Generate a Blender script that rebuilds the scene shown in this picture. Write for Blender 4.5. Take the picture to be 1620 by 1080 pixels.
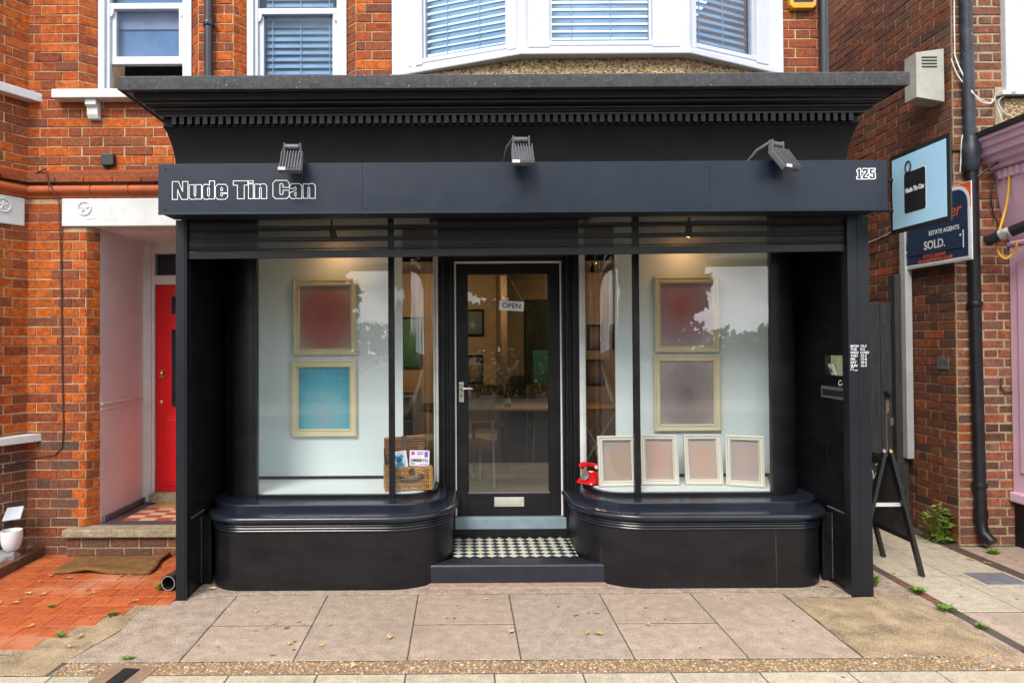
import bpy, bmesh, math, random
from mathutils import Vector, Matrix
random.seed(11)
for o in list(bpy.data.objects): bpy.data.objects.remove(o)
SC = bpy.context.scene
COL = SC.collection
R = math.radians

# ---------------------------------------------------------------- camera
FPX, PU, PV, EYE = 1075.0, 730.0, 526.0, 1.67      # focal length and principal point in photograph pixels
cam_d = bpy.data.cameras.new('camera'); cam = bpy.data.objects.new('camera', cam_d); COL.objects.link(cam)
cam_d.sensor_width = 36.0; cam_d.lens = FPX * 36.0 / 1620.0
cam_d.shift_x = (810 - PU) / 1620.0; cam_d.shift_y = -(540 - PV) / 1620.0
cam_d.clip_start = 0.05; cam_d.clip_end = 2000
cam.matrix_world = Matrix.Translation((0, 0, EYE)) @ Matrix.Rotation(R(90.8), 4, 'X') @ Matrix.Rotation(-0.0060, 4, 'Z')
SC.camera = cam

# ---------------------------------------------------------------- sky, sun, exposure
SUN_EL, SUN_AZ = 44.0, 203.0            # degrees; azimuth clockwise from +Y (sun stands over the street, behind the camera)
world = bpy.data.worlds.new('World'); SC.world = world; world.use_nodes = True
nt = world.node_tree; nt.nodes.clear()
def _n(t, **k):
    n = nt.nodes.new(t)
    for a, b in k.items(): setattr(n, a, b)
    return n
w_out = _n('ShaderNodeOutputWorld'); w_bg = _n('ShaderNodeBackground'); w_bg.inputs[1].default_value = 0.12
sky = _n('ShaderNodeTexSky'); sky.sky_type = 'NISHITA'; sky.sun_disc = False
sky.sun_elevation = R(SUN_EL); sky.sun_rotation = R(SUN_AZ); sky.air_density = 1.2; sky.dust_density = 2.0
w_tc = _n('ShaderNodeTexCoord'); w_map = _n('ShaderNodeMapping'); w_map.inputs['Scale'].default_value = (2.2, 2.2, 5.0)
w_no = _n('ShaderNodeTexNoise'); w_no.inputs['Scale'].default_value = 1.6; w_no.inputs['Detail'].default_value = 9; w_no.inputs['Roughness'].default_value = .58
w_r1 = _n('ShaderNodeValToRGB'); w_r1.color_ramp.elements[0].position = .30; w_r1.color_ramp.elements[1].position = .47
w_r2 = _n('ShaderNodeValToRGB')
w_r2.color_ramp.elements[0].position = .42; w_r2.color_ramp.elements[0].color = (4.6, 5.0, 5.6, 1)
w_r2.color_ramp.elements[1].position = .66; w_r2.color_ramp.elements[1].color = (11.0, 11.2, 11.4, 1)
w_no2 = _n('ShaderNodeTexNoise'); w_no2.inputs['Scale'].default_value = 2.6; w_no2.inputs['Detail'].default_value = 7
w_mix = _n('ShaderNodeMix', data_type='RGBA')
L = nt.links.new
L(w_tc.outputs['Generated'], w_map.inputs[0]); L(w_map.outputs[0], w_no.inputs['Vector']); L(w_map.outputs[0], w_no2.inputs['Vector'])
L(w_no.outputs[0], w_r1.inputs[0]); L(w_no2.outputs[0], w_r2.inputs[0])
L(w_r1.outputs[0], w_mix.inputs[0]); L(sky.outputs[0], w_mix.inputs[6]); L(w_r2.outputs[0], w_mix.inputs[7])
L(w_mix.outputs[2], w_bg.inputs[0]); L(w_bg.outputs[0], w_out.inputs[0])

sun_d = bpy.data.lights.new('sun', 'SUN'); sun_d.energy = 1.5; sun_d.angle = R(24); sun_d.color = (1.0, .95, .88)
sun = bpy.data.objects.new('sun', sun_d); COL.objects.link(sun)
_a, _e = R(SUN_AZ), R(SUN_EL)
_dir = Vector((math.sin(_a) * math.cos(_e), math.cos(_a) * math.cos(_e), math.sin(_e)))
sun.rotation_euler = (-_dir).to_track_quat('-Z', 'Y').to_euler(); sun.location = _dir * 40

SC.view_settings.view_transform = 'Standard'; SC.view_settings.look = 'None'
SC.view_settings.exposure = 1.36; SC.view_settings.gamma = 1.0; SC.view_settings.use_curve_mapping = False
SC.render.engine = 'CYCLES'
SC.cycles.use_denoising = True
SC.cycles.max_bounces = 8; SC.cycles.transparent_max_bounces = 16; SC.cycles.glossy_bounces = 4; SC.cycles.diffuse_bounces = 4
SC.cycles.caustics_reflective = False; SC.cycles.caustics_refractive = False
SC.cycles.sample_clamp_indirect = 6.0

def px(x, y, z):                                  # rough projection in photograph pixels, used to rank bricks by size in view
    return PU + FPX * x / max(y, .1), 541 - FPX * (z - EYE) / max(y, .1)

# ---------------------------------------------------------------- materials
MATS = {}
def _new(name):
    m = bpy.data.materials.new(name); m.use_nodes = True
    t = m.node_tree; t.nodes.clear()
    o = t.nodes.new('ShaderNodeOutputMaterial'); b = t.nodes.new('ShaderNodeBsdfPrincipled')
    t.links.new(b.outputs[0], o.inputs[0])
    MATS[name] = m
    return m, t, b
def nd(t, typ, **k):
    n = t.nodes.new(typ)
    for a, b in k.items(): setattr(n, a, b)
    return n
def ramp(t, src, stops):
    r = nd(t, 'ShaderNodeValToRGB'); cr = r.color_ramp
    while len(cr.elements) < len(stops): cr.elements.new(.5)
    for e, (p, c) in zip(cr.elements, stops):
        e.position = p; e.color = (*c, 1) if len(c) == 3 else c
    t.links.new(src, r.inputs[0]); return r
def noise(t, scale, detail=4, rough=.55, vec=None, stretch=None, dist=0):
    n = nd(t, 'ShaderNodeTexNoise'); n.inputs['Scale'].default_value = scale; n.inputs['Detail'].default_value = detail
    n.inputs['Roughness'].default_value = rough; n.inputs['Distortion'].default_value = dist
    if vec is None: vec = nd(t, 'ShaderNodeNewGeometry').outputs['Position']
    if stretch:
        mp = nd(t, 'ShaderNodeMapping'); mp.inputs['Scale'].default_value = stretch; t.links.new(vec, mp.inputs[0]); vec = mp.outputs[0]
    t.links.new(vec, n.inputs['Vector']); return n
def mixc(t, fac, a, b, blend='MIX'):
    m = nd(t, 'ShaderNodeMix', data_type='RGBA', blend_type=blend)
    for s, i in ((fac, 0), (a, 6), (b, 7)):
        if hasattr(s, 'links'): t.links.new(s, m.inputs[i])
        elif isinstance(s, (int, float)): m.inputs[i].default_value = s
        else: m.inputs[i].default_value = (*s, 1)
    return m.outputs[2]
def bump(t, b, src, strength=.3, dist=.005):
    n = nd(t, 'ShaderNodeBump'); n.inputs['Strength'].default_value = strength; n.inputs['Distance'].default_value = dist
    t.links.new(src, n.inputs['Height']); t.links.new(n.outputs[0], b.inputs['Normal'])
def M(name, col, rough=.6, col2=None, scale=6, bumps=0, bscale=120, metal=0, spec=.5, chips=None, chip_at=.70, stretch=None, rvar=.12, coat=0, grain=0, drips=None):
    """principled colour with mottling, roughness variation, fine relief and optional paint chips / specks"""
    m, t, b = _new(name)
    col2 = col2 or tuple(c * .72 for c in col)
    n = noise(t, scale, 6, .62, stretch=stretch)
    r = ramp(t, n.outputs[0], [(.32, col2), (.66, col)])
    out = r.outputs[0]
    if chips:
        c = noise(t, 70, 3, .7); msk = ramp(t, c.outputs[0], [(chip_at, (0, 0, 0)), (chip_at + .025, (1, 1, 1))])
        out = mixc(t, msk.outputs[0], out, chips)
    if drips:
        dn = noise(t, 1.0, 3, .6, stretch=(38, 38, .9)); dm = ramp(t, dn.outputs[0], [(.70, (0, 0, 0)), (.78, (.8, .8, .8))]); out = mixc(t, dm.outputs[0], out, drips)
    if grain:
        g = noise(t, 95, 4, .75); gd = ramp(t, g.outputs[0], [(.34, (1 - grain,) * 3), (.66, (1 + grain * .6,) * 3)])
        out = mixc(t, 1.0, out, gd.outputs[0], 'MULTIPLY')
    t.links.new(out, b.inputs['Base Color'])
    rr = nd(t, 'ShaderNodeMapRange'); rr.inputs[3].default_value = max(.03, rough - rvar); rr.inputs[4].default_value = min(1, rough + rvar)
    n2 = noise(t, scale * 3.1, 4, .6); t.links.new(n2.outputs[0], rr.inputs[0]); t.links.new(rr.outputs[0], b.inputs['Roughness'])
    b.inputs['Metallic'].default_value = metal; b.inputs['Specular IOR Level'].default_value = spec
    if coat: b.inputs['Coat Weight'].default_value = coat
    if bumps:
        n3 = noise(t, bscale, 5, .65); bump(t, b, n3.outputs[0], bumps)
    return m
def brick_rand(t):
    oi = nd(t, 'ShaderNodeObjectInfo'); ge = nd(t, 'ShaderNodeNewGeometry')
    a = nd(t, 'ShaderNodeMath', operation='ADD'); t.links.new(oi.outputs['Random'], a.inputs[0]); t.links.new(ge.outputs['Random Per Island'], a.inputs[1])
    f = nd(t, 'ShaderNodeMath', operation='FRACT'); t.links.new(a.outputs[0], f.inputs[0])
    return f.outputs[0], ge.outputs['Position']
def M_pieces(name, stops, rough=.85, mott=.35, bs=.55, mscale=45, soot=None, soot_at=(.5, .7), speck=None, grain=.4, gscale=85, gum=None):
    """bricks, tiles and stones: one colour a piece from a ramp, mottled, with rough relief"""
    m, t, b = _new(name)
    rnd, pos = brick_rand(t)
    r = ramp(t, rnd, stops); r.color_ramp.interpolation = 'LINEAR'
    n = noise(t, mscale, 6, .68); d = ramp(t, n.outputs[0], [(.3, (1 - mott,) * 3), (.72, (1 + mott * .25,) * 3)])
    out = mixc(t, 1.0, r.outputs[0], d.outputs[0], 'MULTIPLY')
    if grain:
        g = noise(t, gscale, 4, .75); gd = ramp(t, g.outputs[0], [(.34, (1 - grain,) * 3), (.66, (1 + grain * .55,) * 3)])
        out = mixc(t, 1.0, out, gd.outputs[0], 'MULTIPLY')
    if soot:
        s = noise(t, 1.7, 5, .6); k = ramp(t, s.outputs[0], [(soot_at[0], (0, 0, 0)), (soot_at[1], (1, 1, 1))])
        out = mixc(t, k.outputs[0], out, soot)
    if speck:
        s = noise(t, 55, 3, .75); k = ramp(t, s.outputs[0], [(.69, (0, 0, 0)), (.73, (1, 1, 1))])
        out = mixc(t, k.outputs[0], out, speck)
    if gum:
        v = nd(t, 'ShaderNodeTexVoronoi'); v.inputs['Scale'].default_value = 5.5; t.links.new(pos, v.inputs['Vector']); n9 = noise(t, 30, 2, .5)
        ad = nd(t, 'ShaderNodeMath', operation='MULTIPLY_ADD'); ad.inputs[1].default_value = .10; t.links.new(n9.outputs[0], ad.inputs[0]); t.links.new(v.outputs['Distance'], ad.inputs[2])
        k = ramp(t, ad.outputs[0], [(.105, (1, 1, 1)), (.125, (0, 0, 0))]); out = mixc(t, k.outputs[0], out, gum)
    t.links.new(out, b.inputs['Base Color']); b.inputs['Roughness'].default_value = rough; b.inputs['Specular IOR Level'].default_value = .25
    n3 = noise(t, 95, 6, .7); bump(t, b, n3.outputs[0], bs, .006)
    return m
def M_glass(name, base=.045, tint=(1, 1, 1), wavy=0):
    m = bpy.data.materials.new(name); m.use_nodes = True; t = m.node_tree; t.nodes.clear(); MATS[name] = m
    o = nd(t, 'ShaderNodeOutputMaterial'); mx = nd(t, 'ShaderNodeMixShader'); tr = nd(t, 'ShaderNodeBsdfTransparent'); gl = nd(t, 'ShaderNodeBsdfGlossy')
    gl.inputs['Roughness'].default_value = 0.0; tr.inputs[0].default_value = (*tint, 1)
    lw = nd(t, 'ShaderNodeLayerWeight'); lw.inputs[0].default_value = .5
    p = nd(t, 'ShaderNodeMath', operation='POWER'); p.inputs[1].default_value = 5.0; t.links.new(lw.outputs['Facing'], p.inputs[0])
    ma = nd(t, 'ShaderNodeMath', operation='MULTIPLY_ADD'); ma.inputs[1].default_value = 1 - base; ma.inputs[2].default_value = base
    t.links.new(p.outputs[0], ma.inputs[0]); t.links.new(ma.outputs[0], mx.inputs[0])
    t.links.new(tr.outputs[0], mx.inputs[1]); t.links.new(gl.outputs[0], mx.inputs[2]); t.links.new(mx.outputs[0], o.inputs[0])
    if wavy:
        n = noise(t, 2.2, 2, .5, stretch=(1, 1, .25)); bp = nd(t, 'ShaderNodeBump'); bp.inputs['Strength'].default_value = wavy; bp.inputs['Distance'].default_value = .01
        t.links.new(n.outputs[0], bp.inputs['Height']); t.links.new(bp.outputs[0], gl.inputs['Normal'])
    return m
def M_emit(name, col, s):
    m = bpy.data.materials.new(name); m.use_nodes = True; t = m.node_tree; t.nodes.clear(); MATS[name] = m
    o = nd(t, 'ShaderNodeOutputMaterial'); e = nd(t, 'ShaderNodeEmission'); e.inputs[0].default_value = (*col, 1); e.inputs[1].default_value = s
    t.links.new(e.outputs[0], o.inputs[0]); return m
def M_art(name, stops, cx=.5, cz=.5, rad=.6):
    """blurred print: colours blend outward from a spot, in the print's own generated coordinates"""
    m, t, b = _new(name)
    tc = nd(t, 'ShaderNodeTexCoord'); mp = nd(t, 'ShaderNodeMapping'); mp.inputs['Location'].default_value = (-cx, 0, -cz); mp.inputs['Scale'].default_value = (1, 0, 1)
    t.links.new(tc.outputs['Generated'], mp.inputs[0])
    ln = nd(t, 'ShaderNodeVectorMath', operation='LENGTH'); t.links.new(mp.outputs[0], ln.inputs[0])
    dv = nd(t, 'ShaderNodeMath', operation='DIVIDE'); dv.inputs[1].default_value = rad; t.links.new(ln.outputs['Value'], dv.inputs[0])
    r = ramp(t, dv.outputs[0], stops); r.color_ramp.interpolation = 'EASE'
    t.links.new(r.outputs[0], b.inputs['Base Color']); b.inputs['Roughness'].default_value = .45
    return m

BLK = M('black_paint', (.0115, .0108, .0125), .36, (.0048, .0046, .0054), 3.2, .06, 30, chips=(.35, .34, .32), chip_at=.755, spec=.30, rvar=.16, stretch=(1, 1, 2.6), drips=(.075, .072, .07))
BLK2 = M('black_paint_frieze', (.0078, .0062, .0068), .5, (.0042, .0036, .0038), 4, .08, 30, chips=(.3, .3, .3), chip_at=.765, spec=.16)
BLKG = M('black_gloss_sill', (.016, .020, .031), .24, (.009, .0115, .018), 4, spec=.5, rvar=.06)  # bluish base colour carries the sky's reflection on the moulding tops
NAVY = M('fascia_metal', (.0105, .0170, .0310), .40, (.0075, .0125, .0235), 3, .03, 30, chips=(.4, .42, .45), chip_at=.79, spec=.38)
RAILM = M('rail_metal', (.0085, .0100, .0140), .38, (.0055, .0066, .0092), 4, .05, 40, chips=(.5, .5, .5), chip_at=.765, spec=.35)
LEAD = M('felt_lead', (.062, .062, .065), .8, (.030, .030, .032), 30, .5, 150, chips=(.5, .48, .44), chip_at=.655)
SHUT = M('shutter_metal', (.020, .0185, .0195), .42, (.013, .012, .013), 6, .05, 40, chips=(.3, .3, .3), chip_at=.76, spec=.35)
WHITE = M('white_paint', (.80, .80, .80), .45, (.68, .68, .69), 5, .04, 40)
UPVC = M('white_frame', (.54, .56, .60), .28, (.48, .50, .55), 3, .0)
SILLW = M('white_stone_paint', (.66, .665, .68), .6, (.54, .535, .52), 9, .12, 60, chips=(.33, .28, .22), chip_at=.735)
LILAC = M('porch_plaster', (.86, .80, .86), .7, (.78, .71, .77), 3, .1, 30)
REDDOOR = M('red_gloss', (.72, .006, .014), .22, (.62, .005, .012), 3, .02, 20, coat=.4)
BRASS = M('brass', (.75, .52, .16), .25, metal=1)
STEEL = M('brushed_steel', (.62, .61, .58), .32, metal=.9)
DISP = M('display_white', (.60, .68, .68), .75, (.56, .64, .64), 2)
DARK = M('dark_interior', (.02, .018, .016), .7)  # near-black colour stands in for unlit space behind openings
BLACKM = M('matt_black', (.012, .012, .013), .55)
PLASTB = M('black_plastic', (.018, .018, .020), .35)
GREYP = M('pipe_grey_black', (.024, .026, .034), .35, (.015, .016, .022), 6, .05, 50, chips=(.2, .19, .18), chip_at=.76)
PIPEB = M('cast_pipe_black', (.013, .013, .016), .42, (.007, .007, .009), 7, .15, 60, chips=(.25, .23, .21), chip_at=.70, spec=.35)
PIPEU = M('cast_pipe_blueblack', (.034, .042, .058), .45, (.010, .011, .014), 8, .2, 60, chips=(.35, .35, .36), chip_at=.68, spec=.35)
CREAMF = M('cream_frame', (.58, .53, .35), .5, (.53, .48, .31), 3)
PALEF = M('pale_frame', (.56, .54, .46), .5, (.52, .50, .42), 3)
GLASS = M_glass('window_glass', .065)
GLASSC = M_glass('curved_glass', .10, wavy=.25)
GLASSU = M_glass('upper_glass', .028, tint=(.80, .89, .97))
GLASSD = M_glass('door_glass', .085, tint=(.86, .87, .86))
PINK = M('pink_paint', (.68, .45, .57), .45, (.61, .39, .50), 4, .06, 30, chips=(.6, .55, .55), chip_at=.77)
MORTAR_L = M('mortar_cream', (.55, .41, .24), .95, (.36, .17, .075), 9, .6, 160, grain=.4)
MORTAR_D = M('mortar_brown', (.38, .28, .16), .95, (.19, .135, .08), 7, .6, 160, grain=.45)
BR_OR = M_pieces('orange_brick', [(0, (.54, .125, .022)), (.25, (.62, .135, .018)), (.5, (.48, .09, .018)), (.75, (.58, .15, .035)), (.9, (.38, .08, .024)), (1, (.26, .065, .03))], mott=.6, mscale=26, soot=(.13, .055, .035), soot_at=(.60, .85))
BR_BR = M_pieces('red_brown_brick', [(0, (.36, .085, .028)), (.25, (.28, .075, .032)), (.45, (.42, .09, .022)), (.62, (.24, .07, .034)), (.8, (.34, .10, .04)), (1, (.18, .06, .036))], mott=.5, mscale=38, speck=(.5, .43, .33))
BR_FR = M_pieces('dusty_red_brick', [(0, (.33, .115, .07)), (.3, (.25, .085, .055)), (.55, (.38, .12, .055)), (.8, (.18, .085, .065)), (1, (.30, .13, .09))], mott=.6, mscale=30, speck=(.44, .34, .22))
MORTAR_R = M('mortar_beige', (.42, .33, .20), .95, (.27, .20, .12), 9, .8, 120, grain=.4)
BR_DK = M_pieces('dark_red_brick', [(0, (.24, .068, .032)), (.22, (.17, .060, .036)), (.40, (.29, .085, .030)), (.58, (.13, .052, .034)), (.72, (.23, .085, .042)), (.88, (.08, .044, .034)), (1, (.28, .11, .045))], mott=.55, mscale=38, soot=(.09, .055, .038), soot_at=(.58, .9), speck=(.36, .26, .17))
BR_SM = M_pieces('smoky_brick', [(0, (.22, .085, .05)), (.3, (.15, .07, .048)), (.6, (.27, .095, .05)), (.85, (.11, .065, .05)), (1, (.22, .10, .065))], mott=.5, speck=(.42, .32, .21))
TERRA = M('terracotta_roll', (.50, .105, .02), .7, (.33, .075, .025), 9, .25, 60)
PEBB, _t, _b = _new('pebbledash')
_v = nd(_t, 'ShaderNodeTexVoronoi'); _v.inputs['Scale'].default_value = 75
_t.links.new(nd(_t, 'ShaderNodeNewGeometry').outputs['Position'], _v.inputs['Vector'])
_sep = nd(_t, 'ShaderNodeSeparateColor'); _t.links.new(_v.outputs['Color'], _sep.inputs[0])
_r = ramp(_t, _sep.outputs[0], [(0, (.10, .06, .03)), (.3, (.30, .18, .08)), (.6, (.42, .28, .13)), (1, (.55, .45, .30))])
_t.links.new(_r.outputs[0], _b.inputs['Base Color']); _b.inputs['Roughness'].default_value = .9; bump(_t, _b, _v.outputs['Distance'], .9, .012)
SLAB_P = M_pieces('pinkish_slab', [(0, (.41, .315, .24)), (.3, (.49, .37, .28)), (.6, (.44, .33, .25)), (.8, (.52, .40, .31)), (1, (.39, .305, .24))], .85, .36, .5, 14, soot=(.25, .19, .145), soot_at=(.50, .85), speck=(.48, .38, .29), grain=.5, gscale=110, gum=(.11, .085, .07))
SLAB_Y = M_pieces('pale_slab', [(0, (.51, .43, .315)), (.5, (.56, .48, .355)), (1, (.46, .395, .295))], .85, .34, .5, 14, soot=(.33, .26, .175), soot_at=(.52, .88), speck=(.6, .54, .43), grain=.45, gscale=110, gum=(.14, .11, .08))
CONC_Y = M('yellowish_concrete', (.43, .31, .175), .9, (.19, .135, .08), 6, .8, 110, chips=(.55, .47, .34), chip_at=.62, grain=.5)
CONC_G = M('grey_concrete', (.41, .31, .235), .9, (.25, .185, .14), 11, .6, 90, chips=(.48, .43, .37), chip_at=.62, grain=.5)
CONC_B = M('step_concrete', (.38, .31, .20), .9, (.24, .19, .12), 12, .5, 130, chips=(.17, .14, .11), chip_at=.60, grain=.5)
JOINT = M('joint_dirt', (.085, .066, .048), .95, (.05, .04, .03), 20, .5, 90)
SOIL = M('soil', (.09, .055, .03), 1, (.05, .03, .02), 25, .9, 60, chips=(.25, .19, .12), chip_at=.66)
QUARRY = M_pieces('quarry_tile', [(0, (.50, .115, .032)), (.35, (.45, .095, .028)), (.7, (.54, .14, .045)), (1, (.40, .085, .032))], .6, .34, .25, 20, soot=(.50, .25, .14), soot_at=(.50, .80), speck=(.56, .30, .19))
ASPH = M('asphalt', (.055, .054, .053), .85, (.042, .041, .04), 3, .5, 220)
COIR = M('coir', (.25, .115, .028), 1, (.13, .055, .014), 16, 1.0, 160, grain=.5)
PEBBLE = M_pieces('pebble', [(0, (.36, .21, .09)), (.3, (.44, .32, .19)), (.55, (.22, .13, .07)), (.75, (.40, .18, .06)), (.9, (.58, .52, .42)), (1, (.10, .08, .07))], .7, .2, .1)
LEAFG = M_pieces('weed_leaf', [(0, (.12, .22, .03)), (.5, (.19, .29, .04)), (1, (.08, .15, .03))], .5, .15, .1)
LEAFD = M_pieces('tree_leaf', [(0, (.035, .06, .012)), (.5, (.055, .085, .018)), (1, (.03, .045, .012))], .55, .15, 0)
HEDGE = M_pieces('hedge_leaf', [(0, (.14, .17, .03)), (.5, (.20, .22, .05)), (1, (.10, .13, .03))], .6, .15, 0)
LEAFY = M_pieces('dry_leaf', [(0, (.55, .36, .10)), (.4, (.50, .22, .06)), (.7, (.62, .50, .26)), (1, (.30, .13, .05))], .6, .2, .1)
BARK = M('bark', (.09, .06, .04), .95, (.05, .035, .025), 12, .8, 40)
LETTER = M('white_lettering', (.82, .82, .84), .4)

# ---------------------------------------------------------------- object helpers
W = {}
def place(o, m):
    o.matrix_basis = m; W[o] = m
def tag(o, label=None, cat=None, group=None, kind=None):
    if label: o['label'] = label
    if cat: o['category'] = cat
    if group: o['group'] = group
    if kind: o['kind'] = kind
    return o
def thing(name, label, cat, loc=(0, 0, 0), rz=0, group=None, mat=None):
    o = bpy.data.objects.new(name, None); COL.objects.link(o); o.empty_display_size = .1
    place(o, mat or (Matrix.Translation(loc) @ Matrix.Rotation(rz, 4, 'Z')))
    return tag(o, label, cat, group)
def link(name, me, mat, parent=None, world=None):
    o = bpy.data.objects.new(name, me); COL.objects.link(o)
    if mat and not me.materials: me.materials.append(mat)
    wm = world if world is not None else Matrix.Identity(4)
    if parent is not None:
        o.parent = parent; o.matrix_basis = W[parent].inverted() @ wm
    else: o.matrix_basis = wm
    W[o] = wm
    return o
def copy_tree(o, parent=None, wm=None):
    c = o.copy(); COL.objects.link(c)
    if parent is not None: c.parent = parent
    if wm is not None: c.matrix_basis = wm; W[c] = wm
    for ch in list(o.children): copy_tree(ch, c)
    return c

class MB:
    def __init__(s): s.v = []; s.f = []
    def add(s, vs, fs):
        b = len(s.v); s.v += [tuple(p) for p in vs]; s.f += [tuple(b + i for i in f) for f in fs]; return s
    def hexa(s, P): return s.add(P, [(0, 3, 2, 1), (4, 5, 6, 7), (0, 1, 5, 4), (1, 2, 6, 5), (2, 3, 7, 6), (3, 0, 4, 7)])
    def box(s, x0, x1, y0, y1, z0, z1):
        return s.hexa([(x0, y0, z0), (x1, y0, z0), (x1, y1, z0), (x0, y1, z0), (x0, y0, z1), (x1, y0, z1), (x1, y1, z1), (x0, y1, z1)])
    def obox(s, fr, s0, s1, t0, t1, z0, z1):
        """box in a vertical frame fr=(P,d,n): s along d, t along the outward normal n"""
        P, d, n = fr
        q = lambda a, b, z: (P[0] + d[0] * a + n[0] * b, P[1] + d[1] * a + n[1] * b, z)
        return s.hexa([q(s0, t1, z0), q(s1, t1, z0), q(s1, t0, z0), q(s0, t0, z0), q(s0, t1, z1), q(s1, t1, z1), q(s1, t0, z1), q(s0, t0, z1)])
    def extr(s, pts, vec):
        n = len(pts); v = Vector(vec); top = [tuple(Vector(p) + v) for p in pts]
        fs = [tuple(range(n))[::-1], tuple(range(n, 2 * n))] + [(i, (i + 1) % n, n + (i + 1) % n, n + i) for i in range(n)]
        return s.add(list(pts) + top, fs)
    def tube(s, pts, r, n=8, caps=True):
        P = [Vector(p) for p in pts]; rs = r if isinstance(r, (list, tuple)) else [r] * len(P)
        rings = []; up = None
        for i, p in enumerate(P):
            d = (P[min(i + 1, len(P) - 1)] - P[max(i - 1, 0)]).normalized()
            if up is None: up = Vector((0, 0, 1)) if abs(d.z) < .9 else Vector((1, 0, 0))
            a = d.cross(up)
            if a.length < 1e-4: a = d.cross(Vector((0, 1, 0)))
            a.normalize(); b = a.cross(d).normalized(); up = b
            rings.append([tuple(p + a * math.cos(k * 2 * math.pi / n) * rs[i] + b * math.sin(k * 2 * math.pi / n) * rs[i]) for k in range(n)])
        vs = [q for r_ in rings for q in r_]; fs = []
        for i in range(len(P) - 1):
            for k in range(n): fs.append((i * n + k, i * n + (k + 1) % n, (i + 1) * n + (k + 1) % n, (i + 1) * n + k))
        if caps: fs += [tuple(range(n))[::-1], tuple(range((len(P) - 1) * n, len(P) * n))]
        return s.add(vs, fs)
    def lathe(s, prof, c, n=20, axis='Z', sx=1, sy=1):
        vs = []; fs = []
        for r, h in prof:
            for k in range(n):
                a = k * 2 * math.pi / n; x, y = r * math.cos(a) * sx, r * math.sin(a) * sy
                q = {'Z': (x, y, h), 'Y': (x, h, y), 'X': (h, x, y)}[axis]
                vs.append((c[0] + q[0], c[1] + q[1], c[2] + q[2]))
        for i in range(len(prof) - 1):
            for k in range(n): fs.append((i * n + k, i * n + (k + 1) % n, (i + 1) * n + (k + 1) % n, (i + 1) * n + k))
        fs += [tuple(range(n))[::-1], tuple(range((len(prof) - 1) * n, len(prof) * n))]
        return s.add(vs, fs)
    def sweep(s, path, prof, closed_ends=False):
        """path: [(x,y,nx,ny)], prof: [(offset,z)]"""
        m = len(prof); vs = []; fs = []
        for x, y, nx, ny in path:
            for o, z in prof: vs.append((x + nx * o, y + ny * o, z))
        for i in range(len(path) - 1):
            for k in range(m - 1): fs.append((i * m + k, (i + 1) * m + k, (i + 1) * m + k + 1, i * m + k + 1))
        if closed_ends:
            for i in range(len(path) - 1): fs.append((i * m + m - 1, (i + 1) * m + m - 1, (i + 1) * m, i * m))
            fs += [tuple(range(m)), tuple(range((len(path) - 1) * m, len(path) * m))[::-1]]
        return s.add(vs, fs)
    def mesh(s, name, parent_inv=None, smooth=False, fix=True):
        me = bpy.data.meshes.new(name)
        vs = s.v if parent_inv is None else [tuple(parent_inv @ Vector(p)) for p in s.v]
        me.from_pydata(vs, [], s.f); me.update()
        if fix:
            bm = bmesh.new(); bm.from_mesh(me); bmesh.ops.recalc_face_normals(bm, faces=bm.faces); bm.to_mesh(me); bm.free()
        if smooth:
            me.polygons.foreach_set('use_smooth', [True] * len(me.polygons))
            if smooth != 'all' and hasattr(me, 'set_sharp_from_angle'): me.set_sharp_from_angle(angle=R(38))
        return me
    def build(s, name, mat, parent=None, bevel=0, smooth=False, local=False, fix=True):
        inv = None if (local or parent is None) else W[parent].inverted()
        me = s.mesh(name, inv, smooth, fix); me.materials.append(mat)
        o = bpy.data.objects.new(name, me); COL.objects.link(o)
        if parent is not None: o.parent = parent; W[o] = W[parent]
        else: W[o] = Matrix.Identity(4)
        if bevel:
            b = o.modifiers.new('bevel', 'BEVEL'); b.width = bevel; b.segments = 2; b.limit_method = 'ANGLE'; b.angle_limit = R(35)
        return o
def boxo(name, mat, parent, *a, bevel=0, **k): return MB().box(*a).build(name, mat, parent, bevel=bevel, **k)
def struct(o, kind='structure'): o['kind'] = kind; return o

def text(name, s, size, m, mat, parent, offset=0, sx=1, ext=.001, align='CENTER', shear=0, space=1):
    """flat lettering; m places the text's own XY plane in the world"""
    cu = bpy.data.curves.new(name, 'FONT'); cu.body = s; cu.size = size; cu.extrude = ext; cu.offset = offset; cu.align_x = align; cu.align_y = 'CENTER'; cu.shear = shear; cu.space_character = space
    cu.resolution_u = 3
    to = bpy.data.objects.new(name, cu); COL.objects.link(to)
    me = bpy.data.meshes.new_from_object(to.evaluated_get(bpy.context.evaluated_depsgraph_get())); me.name = name
    bpy.data.objects.remove(to)
    me.materials.clear(); me.materials.append(mat)
    me.transform((W[parent].inverted() if parent else Matrix.Identity(4)) @ m @ Matrix.Diagonal((sx, 1, 1, 1)))
    o = bpy.data.objects.new(name, me); COL.objects.link(o)
    if parent is not None: o.parent = parent; W[o] = W[parent]
    return o
def face_front(x, y, z): return Matrix.Translation((x, y, z)) @ Matrix.Rotation(R(90), 4, 'X')              # reads from -Y
def face_left(x, y, z): return Matrix.Translation((x, y, z)) @ Matrix.Rotation(R(-90), 4, 'Z') @ Matrix.Rotation(R(90), 4, 'X')   # reads from -X

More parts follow.
